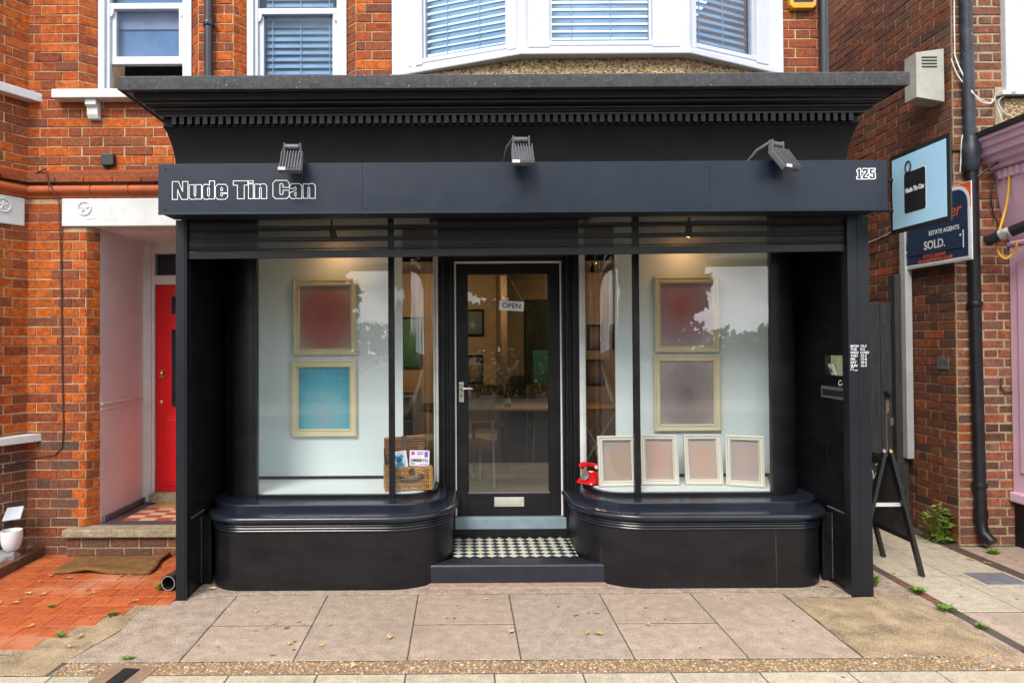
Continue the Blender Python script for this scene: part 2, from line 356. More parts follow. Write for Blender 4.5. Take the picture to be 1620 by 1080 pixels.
# ---------------------------------------------------------------- bricks
def _brick_mesh(name, lx, mat):
    """front-bevelled brick: length lx along +X, depth along +Y behind the face, height 65 mm; jittered corners"""
    j = lambda a: random.uniform(-a, a)
    h, c = .0680, .0035
    fr = [(c + j(.002), -.0045 + j(.0018), c + j(.0015)), (lx - c + j(.002), -.0045 + j(.0018), c + j(.0015)), (lx - c + j(.002), -.0045 + j(.0018), h - c + j(.0015)), (c + j(.002), -.0045 + j(.0018), h - c + j(.0015))]
    md = [(j(.0015), 0, j(.0012)), (lx + j(.0015), 0, j(.0012)), (lx + j(.0015), 0, h + j(.0012)), (j(.0015), 0, h + j(.0012))]
    bk = [(x, .05, z) for x, _, z in md]
    vs = fr + md + bk
    fs = [(0, 1, 2, 3)] + [(i, 4 + i, 4 + (i + 1) % 4, (i + 1) % 4) for i in range(4)] + [(4 + i, 8 + i, 8 + (i + 1) % 4, 4 + (i + 1) % 4) for i in range(4)]
    me = bpy.data.meshes.new(name); me.from_pydata(vs, [], fs); me.update()
    me.materials.append(mat); return me
_bm = {}
def brick_mesh(lx, mat):
    key = (round(lx, 2), mat.name, random.randint(0, 3))
    if key not in _bm: _bm[key] = _brick_mesh('brick', key[0], mat)
    return _bm[key]
BRICKS = {}
def bricks(house, fr, rects, matf, course=.0755, zoff=0, phase=0, jt=.008, hs=1.0):
    """queue Flemish-bond bricks for rectangles (s0,s1,z0,z1) of a vertical plane fr=(P,d,n)"""
    P, d, n = fr
    lst = BRICKS.setdefault(house.name, [])
    for (s0, s1, z0, z1) in rects:
        k0, k1 = int(math.floor((z0 - zoff) / course)) , int(math.ceil((z1 - zoff) / course))
        for k in range(k0, k1):
            zb = zoff + k * course
            if zb + course * .5 < z0 or zb + course * .5 > z1: continue
            st, hd = .2255 - jt, .113 - jt
            unit = st + hd + 2 * jt
            x = math.floor((s0 - phase) / unit) * unit + phase + (unit / 2 if k % 2 else 0) - unit
            i = 0; carry = None
            while x < s1:
                ln = st if i % 2 == 0 else hd
                a, b = max(x, s0 + jt * .4), min(x + ln, s1 - jt * .4)
                if carry is not None: a = carry; carry = None
                if b - a <= .04 and b - a > 0:
                    if a < s0 + .01 and b < s1 - .01: carry = a
                    elif lst and lst[-1][2] == zb + .0038 and lst[-1][0] is fr: q = lst[-1]; lst[-1] = (q[0], q[1], q[2], b - q[1], q[4], q[5])
                elif b - a > .04:
                    lst.append((fr, a, zb + .0038, b - a, matf((a + b) / 2, zb), hs))
                x += ln + jt; i += 1
def lay_bricks(house, limit=300):
    lst = BRICKS.pop(house.name, [])
    def rank(b):
        (P, d, n), a, z, ln, m, hs = b
        x, y = P[0] + d[0] * (a + ln / 2), P[1] + d[1] * (a + ln / 2)
        if y < .5: return -1
        u, v = px(x, y, z)
        if not (-15 < u < 1635 and -15 < v < 1095): return 0
        hid = (190 < u < 1435 and 130 < v < 340) or (290 < u < 1370 and 300 < v < 950)
        return (.01 if hid else 1) * ln * abs(n[1] + n[0] * (x / y) * 1.0) / (y * y)
    lst.sort(key=rank, reverse=True)
    rest = MB(); rest_m = []; mats = []
    for i, b in enumerate(lst):
        (P, d, n), a, z, ln, m, hs = b
        org = Vector((P[0] + d[0] * a, P[1] + d[1] * a, z + random.uniform(-.0012, .0012)))
        M4 = Matrix(((d[0], -n[0], 0, org.x), (d[1], -n[1], 0, org.y), (0, 0, 1, org.z), (0, 0, 0, 1)))
        M4 = M4 @ Matrix.Translation((0, random.uniform(-.002, .002), 0)) @ Matrix.Rotation(random.uniform(-.008, .008), 4, 'Y')
        if hs != 1.0: M4 = M4 @ Matrix.Diagonal((1, 1, hs * random.uniform(.92, 1.06), 1))
        me = brick_mesh(ln, m)
        if i < limit: link('brick', me, None, house, M4)
        else:
            b0 = len(rest.f)
            rest.add([tuple(M4 @ v.co) for v in me.vertices], [tuple(p.vertices) for p in me.polygons])
            if m not in mats: mats.append(m)
            rest_m += [mats.index(m)] * (len(rest.f) - b0)
    if rest.f:
        o = rest.build('brickwork', mats[0], house, fix=False)
        for m in mats[1:]: o.data.materials.append(m)
        o.data.polygons.foreach_set('material_index', rest_m); o['kind'] = 'stuff'
def frame2(a, b):
    """vertical plane through plan points a->b, outward normal on the right-hand side of the walk when b is to the right (towards -Y)"""
    d = (Vector(b) - Vector(a)); ln = d.length; d /= ln
    return (tuple(a), (d.x, d.y), (d.y, -d.x)), ln
# ================================================================ GROUND
def sheet(name, mat, pts, z, parent=None, th=.03):
    mb = MB(); mb.extr([(x, y, z - th) for x, y in pts], (0, 0, th)); return mb.build(name, mat, parent)
ground = struct(sheet('ground', JOINT, [(-90, -90), (90, -90), (90, 90), (-90, 90)], -.05, th=.3))
road = struct(sheet('road', ASPH, [(-60, -6.0), (60, -6.0), (60, 1.42), (-60, 1.42)], -.040, th=.009))
pavement = struct(sheet('pavement', JOINT, [(-14, 1.55), (14, 1.55), (14, 6.4), (-14, 6.4)], -.0028, th=.03))
kerb = struct(MB().box(-14, 14, 1.42, 1.55, -.05, .004).build('kerb', SLAB_Y, bevel=.012))
far_pavement = struct(sheet('far_pavement', SLAB_Y, [(-40, -9.0), (40, -9.0), (40, -6.0), (-40, -6.0)], .02, th=.07))
_slabc = {}
def slab(parent, x0, x1, y0, y1, mat, z=0, name='paving_slab', g=.0038, th=.03, tilt=.0012):
    mb = MB(); x0 += g; x1 -= g; y0 += g * 1.9; y1 -= g * 1.9; c = .002
    cx, cy = (x0 + x1) / 2, (y0 + y1) / 2
    def q(x, y, zz): return (x - cx, y - cy, zz)
    mb.add([q(x0 + c, y0 + c, 0), q(x1 - c, y0 + c, 0), q(x1 - c, y1 - c, 0), q(x0 + c, y1 - c, 0), q(x0, y0, -c), q(x1, y0, -c), q(x1, y1, -c), q(x0, y1, -c), q(x0, y0, -th), q(x1, y0, -th), q(x1, y1, -th), q(x0, y1, -th)],
           [(0, 1, 2, 3)] + [(4 + i, 4 + (i + 1) % 4, (i + 1) % 4, i) for i in range(4)] + [(8 + i, 8 + (i + 1) % 4, 4 + (i + 1) % 4, 4 + i) for i in range(4)])
    key = (round(x1 - x0, 3), round(y1 - y0, 3), mat.name, name)
    if key not in _slabc:
        _slabc[key] = mb.mesh(name); _slabc[key].materials.append(mat)
    m = Matrix.Translation((cx, cy, z)) @ Matrix.Rotation(random.uniform(-tilt, tilt), 4, 'X') @ Matrix.Rotation(random.uniform(-tilt, tilt), 4, 'Y')
    return link(name, _slabc[key], None, parent, m)
YS0, YS1, YG = 3.595, 4.535, 3.455
jx = [-1.496 + .6 * i for i in range(7)]
for i in range(6):
    if i % 2 == 0:
        slab(pavement, jx[i], jx[i + 1], YS0, 4.05, SLAB_P); slab(pavement, jx[i], jx[i + 1], 4.05, YS1, SLAB_P)
    else: slab(pavement, jx[i], jx[i + 1], YS0, YS1, SLAB_P)
x = -4.30
while x < 5.2:                                           # pale front rows by the kerb side
    slab(pavement, x, x + .4455, 2.99, YG, SLAB_Y); slab(pavement, x - .2, x + .2455, 2.53, 2.99, SLAB_Y); slab(pavement, x + .1, x + .5455, 2.07, 2.53, SLAB_Y); slab(pavement, x, x + .4455, 1.56, 2.07, SLAB_Y); x += .4455
# patches of cast concrete beside and under the slabs
def patch(name, mat, pts, z=0, n=8, th=.03, amp=.004):
    """irregular cast patch: the outline is broken up a little and bevelled"""
    out = []
    for i, (x, y) in enumerate(pts):
        x2, y2 = pts[(i + 1) % len(pts)]; ln = math.hypot(x2 - x, y2 - y); k = max(1, int(ln / .06))
        for j in range(k):
            f = j / k; out.append((x + (x2 - x) * f + random.uniform(-amp, amp) * (j > 0), y + (y2 - y) * f + random.uniform(-amp, amp) * (j > 0)))
    mb = MB(); mb.extr([(a, b, z - th) for a, b in out], (0, 0, th)); return mb.build(name, mat, pavement, bevel=.004)
patch('concrete_patch', CONC_G, [(-1.50, YS0 + .004), (-1.50, YS1 - .01), (-1.86, YS1 - .08), (-2.02, 4.28), (-2.00, 3.98), (-2.10, YS0 + .004)])
patch('concrete_patch', CONC_Y, [(-2.115, 3.46), (-2.11, 3.62), (-2.01, 3.98), (-2.03, 4.28), (-1.95, 4.44), (-2.06, 4.44), (-2.26, 4.05), (-2.42, 3.70), (-2.62, 3.66), (-2.60, 3.46)], amp=.008)
patch('concrete_patch', CONC_G, [(-2.43, 3.69), (-2.63, 3.65), (-3.6, 3.65), (-3.6, 3.74), (-2.46, 3.74)], amp=.004)
patch('concrete_patch', SLAB_Y, [(-2.61, 3.46), (-2.63, 3.645), (-3.6, 3.645), (-3.6, 3.46)], amp=.004)
patch('concrete_patch', CONC_Y, [(2.11, YS0 + .005), (2.115, 4.44), (2.66, 4.44), (2.75, 4.30), (2.90, 3.80), (2.86, YS0 + .02)], amp=.006)
patch('concrete_patch', CONC_Y, [(2.875, YS0), (2.91, 3.80), (2.76, 4.31), (2.70, 4.44), (2.72, 4.62), (2.93, 4.40), (2.965, YS0 + .05)], z=-.0006, amp=.012)
patch('concrete_patch', CONC_G, [(2.68, 3.5), (2.68, 5.6), (2.982, 5.6), (2.982, 3.5)], z=-.0010, amp=.003)
patch('concrete_patch', CONC_Y, [(-2.80, 3.60), (-2.72, 3.76), (-2.50, 3.86), (-2.05, 4.43), (-1.88, 4.46), (-1.95, 4.3), (-2.1, 3.60)], z=-.0022, amp=.003)
# mortar fillet along the foot of the shop front
fil = MB()
for s in (-1, 1):
    pass
fillet = patch('concrete_fillet', CONC_G, [(-1.86, 4.455), (-1.50, YS1 + .002), (2.09, YS1 + .002), (2.12, 4.45), (2.53, 4.45), (2.53, 4.95), (2.40, 4.95), (2.25, 4.70), (-1.5, 4.70), (-1.70, 4.90), (-1.80, 4.90), (-1.80, 4.47)], z=.006)
patch('red_fillet', M('red_painted_concrete', (.30, .15, .12), .85, (.36, .27, .20), 16, .5, 60), [(-.22, 4.62), (.96, 4.62), (1.0, 4.72), (-.25, 4.72)], z=.012, amp=.006)

# gravel strip between slab rows: set pebbles in mortar
gb = patch('gravel_bed', M('gravel_mortar', (.24, .165, .09), .95, (.13, .09, .05), 30, .6, 120), [(-2.10, YG + .003), (3.3, YG + .003), (3.05, YS0 + .02), (2.1, YS0 - .003), (-2.08, YS0 - .003)], z=-.0012, amp=.003)
peb = MB()
for i in range(5200):
    x = random.uniform(-2.08, 3.05); y = random.uniform(YG + .004, YS0 - .004 + (.03 if x > 2.2 else 0)); r = random.choice((.003, .004, .005, .006, .008)) * random.uniform(.8, 1.25)
    a = random.uniform(0, 3.1); ca, sa = math.cos(a) * r * 1.35, math.sin(a) * r * 1.35
    z = -.0012
    peb.add([(x + ca, y + sa, z), (x - sa * .7, y + ca * .7, z), (x - ca, y - sa, z), (x + sa * .7, y - ca * .7, z), (x + random.uniform(-.3, .3) * r, y, z + r * .75)], [(0, 1, 4), (1, 2, 4), (2, 3, 4), (3, 0, 4)])
struct(peb.build('pebbles', PEBBLE, pavement, fix=False), 'stuff')

# right-hand path beside the neighbouring shop
side_path = struct(sheet('side_path', JOINT, [(2.98, 2.0), (5.2, 2.0), (5.2, 7.5), (2.98, 7.5)], -.0040, th=.02))
ys = [3.00, 3.595, 4.185, 4.835, 5.43, 6.02, 6.6]
for i in range(len(ys) - 1):
    m0 = SLAB_P if ys[i + 1] < 4.3 else SLAB_Y
    slab(side_path, 3.05, 3.44 if i != 3 else 3.44, ys[i], ys[i + 1], m0); slab(side_path, 3.44, 3.885, ys[i], ys[i + 1], m0 if i < 2 else SLAB_Y)
for y0, y1 in ((3.4, 4.2), (4.2, 4.85), (4.85, 5.5)): slab(side_path, 3.99, 4.6, y0, y1, SLAB_P)
for i in range(9):                                        # brick edging, sunk and mossy
    y = 3.45 + i * .225
    o = slab(side_path, 2.985, 3.045, y, y + .22, BR_SM, z=random.uniform(-.012, .012), name='edging_brick', th=.06)
struct(sheet('soil_strip', SOIL, [(3.89, 3.2), (3.985, 3.2), (3.985, 5.52), (3.89, 5.52)], -.0015, th=.02))
# left path of red quarry tiles
tile_path = struct(sheet('tile_path', JOINT, [(-3.30, 3.74), (-1.88, 3.74), (-1.88, 5.44), (-3.30, 5.44)], -.0030, th=.02))
def tile_edge(y): return -2.42 + (y - 3.74) * .60 if y < 4.42 else -1.88
ry = 3.745; k = 0
while ry < 5.40:
    x1 = -3.30
    xs = -3.30 - (k % 3) * .05 - .02 * random.random()
    while xs < -1.9:
        w = .1525 if random.random() > .08 else .305
        a, b = max(xs, -3.30), min(xs + w, tile_edge(ry + .07))
        if b - a > .03: slab(tile_path, a, b, ry, ry + .1525, QUARRY, z=random.uniform(-.0006, .0008) + (ry - 3.7) * .006, name='quarry_tile', g=.0016, th=.02, tilt=.0022)
        xs += w
    ry += .1535; k += 1
# kerb of bricks and soil bed in front of the bay
bed = struct(sheet('soil_bed', SOIL, [(-4.2, 4.6), (-3.36, 4.6), (-3.36, 5.5), (-4.2, 5.5)], .03, th=.06))
for i in range(5):
    y = 4.42 + i * .222
    slab(bed, -3.40, -3.305, y, y + .218, BR_SM, z=.075 + random.uniform(-.004, .004), name='edging_brick', th=.09, tilt=.02)
# manhole cover in the side path, black drain plate in the pavement
cv = thing('utility_cover', 'grey metal utility cover in a pale frame set in the right path', 'cover', (3.70, 4.75, 0))
MB().box(3.53, 3.88, 4.60, 4.90, -.006, .0045).build('cover_frame', SLAB_Y, cv, bevel=.003)
MB().box(3.565, 3.845, 4.635, 4.865, -.003, .0085).build('cover_plate', M('cover_metal', (.16, .165, .175), .6, (.10, .10, .11), 20, .4, 90), cv, bevel=.003)
dp = thing('drain_plate', 'small black drain plate in a rust coloured mortar patch', 'drain cover', (-1.72, 3.43, 0), rz=R(-8))
MB().box(-.13, .13, -.11, .13, -.01, .0035).build('mortar_patch', M('rusty_mortar', (.25, .16, .10), .9, (.18, .11, .07), 12, .4, 80), dp, bevel=.003, local=True)
MB().box(-.035, .05, -.085, .085, .0, .009).build('plate', BLACKM, dp, bevel=.003, local=True)
for i in range(4): MB().box(-.025, .04, -.066 + i * .036, -.052 + i * .036, .008, .0125).build('rib', BLACKM, dp, local=True)

# ================================================================ STREET BEHIND THE CAMERA (seen only in the glass)
def leaf_cloud(mb, c, rad, n, size, seed):
    rnd = random.Random(seed)
    for i in range(n):
        while True:
            p = Vector((rnd.uniform(-1, 1), rnd.uniform(-1, 1), rnd.uniform(-1, 1)))
            if p.length < 1: break
        p = Vector((c[0] + p.x * rad[0], c[1] + p.y * rad[1], c[2] + p.z * rad[2])); s = size * rnd.uniform(.6, 1.4)
        u = Vector((rnd.uniform(-1, 1), rnd.uniform(-1, 1), rnd.uniform(-1, 1))).normalized(); w = u.orthogonal().normalized()
        mb.add([p - u * s, p + w * s * .55, p + u * s, p - w * s * .55], [(0, 1, 2, 3)])
def tree(label, x, y, h, crown, seed, n=9000, size=.16):
    t = thing('street_tree', label, 'tree', (x, y, 0), group='trees across the road')
    rnd = random.Random(seed)
    pts = [(x, y, 0), (x + .1, y, h * .25), (x - .05, y + .1, h * .5), (x + .1, y, h * .8)]
    tr = MB().tube(pts, [.28, .22, .16, .06], 9)
    for i in range(7):
        z = h * rnd.uniform(.3, .65); a = rnd.uniform(0, 6.28); r = rnd.uniform(1.0, 2.4) * h / 8
        tr.tube([(x, y, z), (x + math.cos(a) * r * .5, y + math.sin(a) * r * .5, z + .1 * h), (x + math.cos(a) * r, y + math.sin(a) * r, z + .24 * h)], [.09, .06, .02], 6)
    tr.build('trunk', BARK, t, smooth=True)
    cr = MB()
    for i in range(46):
        c = crown(rnd); leaf_cloud(cr, c, (rnd.uniform(.5, 1.1),) * 2 + (rnd.uniform(.4, .8),), n // 46, size, rnd.random())
    cr.build('crown', LEAFD, t, fix=False)
def blob_crown(cx, cy, rx, z0, z1):
    return lambda r: (cx + r.uniform(-rx, rx), cy + r.uniform(-1.6, 1.6), r.uniform(z0, z1))
tree('dark street tree with dense crown mirrored in the door glass', 2.0, -10.5, 8, blob_crown(.8, -10.5, 2.2, 2.0, 6.5), 3, 34000)
tree('dark street tree mirrored beside the right window clouds', 4.9, -10.2, 8, blob_crown(4.7, -10.2, 1.4, 1.4, 6), 5, 24000)
tree('dark street tree mirrored in the left window', -5.6, -10.2, 8, blob_crown(-5.4, -10.2, 1.5, 1.4, 6), 8, 26000)
tree('small far tree mirrored low in the right window', 12.4, -18, 2.0, blob_crown(12.4, -18, .5, .7, 1.55), 12, 4000)
hd = MB()
for i in range(60): leaf_cloud(hd, (-22 + i * .75, -9.5, .52), (.6, .42, .5), 420, .07, i)
hedge = tag(hd.build('hedge', HEDGE, fix=False), 'low yellow green clipped hedge across the road mirrored in the door', 'hedge', kind='stuff')
fw = MB()
for i in range(70): leaf_cloud(fw, (-40 + i * 1.2, -38 + random.uniform(-2, 2), 1.3 + random.uniform(-.5, .6)), (1.3, 1.0, 1.5), 130, .3, 200 + i)
tag(fw.build('far_trees', LEAFD, fix=False), 'far dark belt of trees mirrored low in the shop glass', 'trees', kind='stuff')
# ================================================================ LEFT HOUSE (orange brick, porch with red door)
YF = 5.40
ZB = .03
h1 = thing('brick_house', 'orange brick house with white porch lintel and red front door left of the shop', 'house', (-3.0, 5.6, 0))
PB, PA, PC, PD = (-3.45, YF), (-4.2, 4.10), (-2.985, YF), (-2.915, YF + .085)
frB, lB = frame2(PA, PB); frM, lM = frame2(PB, (-2.0, YF)); frC, lC = frame2(PC, PD)
LM = lambda X: X - PB[0]
def mat_left(seg):
    def f(s, z):
        r = random.random()
        if 2.95 > z > 2.62: return BR_BR
        if z > 3.0:
            if z < 3.5: return BR_BR if r < .72 else BR_OR
            return BR_OR if r < .75 else BR_BR
        if seg == 'M':
            e = min(s, LM(PC[0]) - s)
            if z < .95 and s < .30: return BR_SM if r < .65 else BR_BR
            if .13 < s < .30: return BR_BR if r < .55 else BR_OR
            return BR_OR if r < .9 else BR_BR
        if seg == 'B': return BR_SM if z < .9 else (BR_OR if r < .72 else BR_BR)
        return BR_OR if r < .7 else BR_BR
    return f
ZS = 2.83                                              # underside of string course
# mortar backing and bricks
wall1 = MB()
def wall_rects(house, fr, rects, matf, mb, zoff=0, phase=0, thick=.06, **kw):
    for (a, b, z0, z1) in rects: mb.obox(fr, a, b, -thick, -.0005, z0, z1)
    bricks(house, fr, rects, matf, zoff=zoff, phase=phase, **kw)
low = LM(PC[0])
wall_rects(h1, frM, [(-.012, low, 0, 2.60), (-.012, LM(-3.17), 2.60, ZS)], mat_left('M'), wall1, phase=.02)
wall_rects(h1, frM, [(-.012, LM(-1.999), 3.05, 3.60)], mat_left('M'), wall1, phase=.1)
wall_rects(h1, frM, [(-.012, LM(-3.05), 3.60, 5.4)], mat_left('M'), wall1, phase=.05)
wall_rects(h1, frB, [(0, lB + .010, 0, ZS)], mat_left('B'), wall1, phase=lB % .3385)
wall_rects(h1, frB, [(0, lB + .010, 3.05, 5.4)], mat_left('B'), wall1, phase=lB % .3385)
wall_rects(h1, frC, [(0, lC, .2, 2.60)], mat_left('C'), wall1)
frW1, lW1 = frame2((-3.05, YF), (-2.935, YF + .10)); wall_rects(h1, frW1, [(0, lW1, 3.62, 5.4)], mat_left('C'), wall1)
frW2, lW2 = frame2((-2.175, YF + .10), (-2.09, YF)); wall_rects(h1, frW2, [(0, lW2, 3.62, 5.4)], mat_left('C'), wall1)
wall_rects(h1, frM, [(LM(-2.09), LM(-1.999), 3.555, 5.4)], mat_left('M'), wall1)
wall1.build('wall', MORTAR_L, h1)
lay_bricks(h1)
# plinth of brick under the porch step is part of the step below
# string course: projecting soldier band, dark fillet, terracotta roll
def course_path(o):
    nb = frB[2]; b1 = Vector((PB[0], PB[1])); a1 = Vector((PA[0], PA[1]))
    return None
def bent(name, mat, prof, x_end, parent, smooth=True):
    """moulding that follows bay face then main face; prof (offset, z)"""
    nB = Vector(frB[2]); nM = Vector((0, -1)); mit = (nB + nM); mit = mit / mit.dot(nM)
    path = [(*PA, *nB), (*PB, *mit), (x_end, YF, 0, -1)]
    return MB().sweep(path, prof, True).build(name, mat, parent, smooth=smooth)
bent('string_course', BR_BR, [(-.02, 2.985), (.055, 2.985), (.055, 3.030), (.03, 3.05), (-.02, 3.052)], -1.92, h1)
x = -3.42; i = 0
while x < -1.95:                                        # the band is made of long moulded bricks
    MB().box(x, min(x + .222, -1.92), YF - .068, YF - .03, 2.948, 2.990).build('moulded_brick', BR_BR, h1, bevel=.004); x += .2265
x = .02
while x < lB - .05:
    MB().obox(frB, lB - x - .2, lB - x, .02, .066, 2.948, 2.990).build('moulded_brick', BR_BR, h1, bevel=.004); x += .21
roll = [(-.02, 2.835), (.012, 2.835), (.016, 2.85)] + [(.022 + .036 * math.sin(a), 2.897 - .036 * math.cos(a)) for a in [R(20 + 16 * k) for k in range(11)]] + [(.01, 2.942), (-.02, 2.945)]
bent('terracotta_roll', TERRA, roll, -1.92, h1)
for X in (-3.25, -2.93, -2.63, -2.33): MB().box(X, X + .005, YF - .0585, YF - .01, 2.86, 2.934).build('joint', JOINT, h1)
# white lintels with rosettes
def lintel(x0, x1, face, fr=None):
    lt = MB()
    if fr is None:
        lt.box(x0, x1, YF - .022, YF + .2, 2.605, 2.828)
        o = lt.build('lintel', SILLW, h1, bevel=.008)
        return o
    lt.obox(fr, x0, x1, -.05, .02, 2.605, 2.828); return lt.build('lintel', SILLW, h1, bevel=.008)
l1 = lintel(-3.168, -1.90, 0); l2 = lintel(lB - .9, lB - .03, 0, frB)
# lintel bottom is notched over the opening: a lower bevelled rib
MB().extr([(-3.045, YF - .018, 2.66), (-2.96, YF - .026, 2.66), (-2.90, YF - .026, 2.668), (-2.90, YF + .1, 2.60), (-3.02, YF + .02, 2.604)], (0, 0, .004)).build('chamfer', WHITE, l1)
def rosette(parent, c, fr):
    P, d, n = fr
    q = lambda a, b, t: (c[0] + d[0] * a + n[0] * t, c[1] + d[1] * a + n[1] * t, c[2] + b)
    mb = MB(); ring = [q(math.cos(k * R(18)) * .052, math.sin(k * R(18)) * .052, .004) for k in range(21)]
    mb.tube(ring, .006, 6, False)
    for k in range(5):
        a = R(90 + 72 * k); a2, a3 = a + R(30), a - R(30)
        mb.add([q(0, 0, .012), q(math.cos(a2) * .020, math.sin(a2) * .020, .003), q(math.cos(a) * .045, math.sin(a) * .045, .007), q(math.cos(a3) * .020, math.sin(a3) * .020, .003)], [(0, 1, 2), (0, 2, 3)])
    return mb.build('rosette', WHITE, parent)
rosette(l1, (-2.985, YF - .022, 2.748), frM)
rosette(l2, (frB[0][0] + frB[1][0] * (lB - .19) + frB[2][0] * .02, frB[0][1] + frB[1][1] * (lB - .19) + frB[2][1] * .02, 2.748), frB)
# porch
porch = MB()
porch.box(-2.99, -2.915, YF + .085, 6.24, .225, 2.62)
pw = porch.build('porch_wall', LILAC, h1)
boxo('dado_rail', LILAC, pw, -2.915, -2.905, YF + .10, 6.23, 1.180, 1.194, bevel=.003)
boxo('dado_rail', LILAC, pw, -2.915, -2.907, YF + .10, 6.23, 1.140, 1.149, bevel=.002)
boxo('skirting', M('grey_skirting', (.20, .19, .20), .7), pw, -2.916, -2.895, YF + .12, 6.22, .237, .275)
boxo('porch_ceiling', LILAC, h1, -2.95, -1.87, YF + .205, 6.3, 2.605, 2.65)
boxo('porch_back', WHITE, h1, -2.93, -2.845, 6.225, 6.34, .225, 2.62, bevel=.006)
boxo('porch_back', WHITE, h1, -2.858, -2.82, 6.245, 6.34, .225, 2.62, bevel=.006)
boxo('transom', WHITE, h1, -2.82, -1.8, 6.235, 6.34, 2.215, 2.30, bevel=.006)
boxo('head', WHITE, h1, -2.82, -1.8, 6.235, 6.34, 2.50, 2.62, bevel=.006)
fl = boxo('fanlight', GLASSU, h1, -2.82, -1.85, 6.28, 6.285, 2.30, 2.50); boxo('fanlight_back', DARK, h1, -2.82, -1.85, 6.32, 6.33, 2.30, 2.50)
boxo('porch_side', LILAC, h1, -1.885, -1.868, YF + .02, 6.34, .225, 2.62)
dr = boxo('front_door', REDDOOR, h1, -2.816, -1.95, 6.26, 6.31, .32, 2.212, bevel=.004)
for (a, b, z0, z1) in ((-2.70, -2.42, .40, .98),): MB().box(a - .03, b + .03, 6.250, 6.262, z0 - .03, z1 + .03).build('panel', REDDOOR, dr, bevel=.012); MB().box(a, b, 6.244, 6.262, z0, z1).build('panel', REDDOOR, dr, bevel=.01)
for z0, z1 in ((1.95, 2.10), (1.10, 1.80)):
    boxo('leaded_light', GLASSU, dr, -2.665, -2.30, 6.252, 6.255, z0, z1); boxo('light_back', DARK, dr, -2.665, -2.30, 6.256, 6.259, z0, z1)
    z = z0; k = 0
    while z < z1 + .01: boxo('lead_came', BLACKM, dr, -2.668, -2.30, 6.247, 6.253, z - .004, z + .004); z += .075
    for xx in (-2.66, -2.61, -2.55, -2.50): boxo('lead_came', BLACKM, dr, xx - .004, xx + .004, 6.2465, 6.2535, z0, z1)
kn = MB().lathe([(.006, 0), (.02, -.006), (.024, -.016), (.016, -.03), (.004, -.034)], (-2.755, 6.26, 1.40), 14, 'Y'); kn.box(-2.775, -2.735, 6.245, 6.26, 1.355, 1.43); kn.build('knocker', BRASS, dr, bevel=.003)
MB().lathe([(.018, 0), (.018, -.012), (.006, -.016)], (-2.765, 6.26, 1.135), 14, 'Y').build('lock', BRASS, dr)
boxo('door_sill', CONC_B, h1, -2.83, -1.9, 6.14, 6.26, .24, .318, bevel=.006)
ps = boxo('porch_floor', M('dark_border_tile', (.075, .055, .06), .5, (.05, .035, .04), 8), h1, -2.914, -1.886, YF + .05, 6.25, .18, .232)
CRT = M('cream_tile', (.52, .36, .22), .5, (.44, .30, .18), 9); RDT = M('red_tile', (.36, .07, .04), .45, (.28, .05, .03), 9)
for i in range(7):
    for j in range(6):
        a = -2.78 + i * .135; b = 5.56 + j * .085
        boxo('floor_tile', CRT if (i + j) % 2 else RDT, ps, a + .001, min(a + .134, -1.89), b + .001, b + .084, .226, .2345)
st = MB(); st.box(-3.12, -1.872, 5.30, YF + .06, .165, .228); so = st.build('door_step', CONC_B, h1, bevel=.012)
boxo('step_base', MORTAR_D, h1, -3.10, -1.874, 5.345, YF + .02, -.01, .166)
x = -3.10; k = 0
for row in range(2):
    x = -3.10 - row * .11
    while x < -1.88:
        boxo('step_brick', BR_SM, h1, max(x, -3.10) + .004, min(x + .215, -1.876), 5.338, 5.40, .008 + row * .078, .072 + row * .082, bevel=.005); x += .225
# upper left sash window, lower sash pushed up a little
def sash_window(house, x0, x1, z0, z1, y, glass=(0, 0, 0, 0), blind=False, gap=0, zt=4.335):
    w = boxo('window', UPVC, house, x0, x0 + .055, y, y + .09, z0, z1, bevel=.006)
    boxo('frame', UPVC, w, x1 - .055, x1, y, y + .09, z0, z1, bevel=.006)
    boxo('frame', UPVC, w, x0 + .054, x0 + .085, y + .025, y + .09, z0, z1, bevel=.005); boxo('frame', UPVC, w, x1 - .085, x1 - .054, y + .025, y + .09, z0, z1, bevel=.005)
    zb = z0 + gap
    boxo('sash', UPVC, w, x0 + .083, x1 - .083, y + .05, y + .10, zb, zb + .065, bevel=.005)
    boxo('sash', UPVC, w, x0 + .083, x0 + .125, y + .052, y + .10, zb + .06, zt, bevel=.004); boxo('sash', UPVC, w, x1 - .125, x1 - .083, y + .052, y + .10, zb + .06, zt, bevel=.004)
    boxo('meeting_rail', UPVC, w, x0 + .083, x1 - .083, y + .03, y + .095, zt, zt + .05, bevel=.004)
    for s, xa in ((1, x0 + .086), (-1, x1 - .086)):
        MB().extr([(xa, y + .03, zt), (xa + s * .03, y + .03, zt), (xa + s * .026, y + .03, zt - .03), (xa + s * .012, y + .03, zt - .055), (xa, y + .03, zt - .06)], (0, .022, 0)).build('horn', UPVC, w)
    boxo('pane', GLASSU, w, x0 + .123, x1 - .123, y + .07, y + .074, zb + .062, zt + .002)
    boxo('pane', GLASSU, w, x0 + .083, x1 - .083, y + .06, y + .064, zt + .048, z1)
    return w
w1 = sash_window(h1, -2.935, -2.175, 3.67, 5.3, YF + .075, gap=.285, zt=4.40)
boxo('sill', SILLW, h1, -3.20, -1.99, YF - .11, YF + .09, 3.60, 3.67, bevel=.006)
cb = MB(); cb.extr([(-2.95, YF, 3.60), (-2.95, YF - .085, 3.60), (-2.95, YF - .085, 3.555), (-2.95, YF - .06, 3.535), (-2.95, YF - .055, 3.485), (-2.95, YF - .04, 3.455), (-2.95, YF, 3.45)], (.085, 0, 0)); cb.build('corbel', SILLW, h1, bevel=.003)
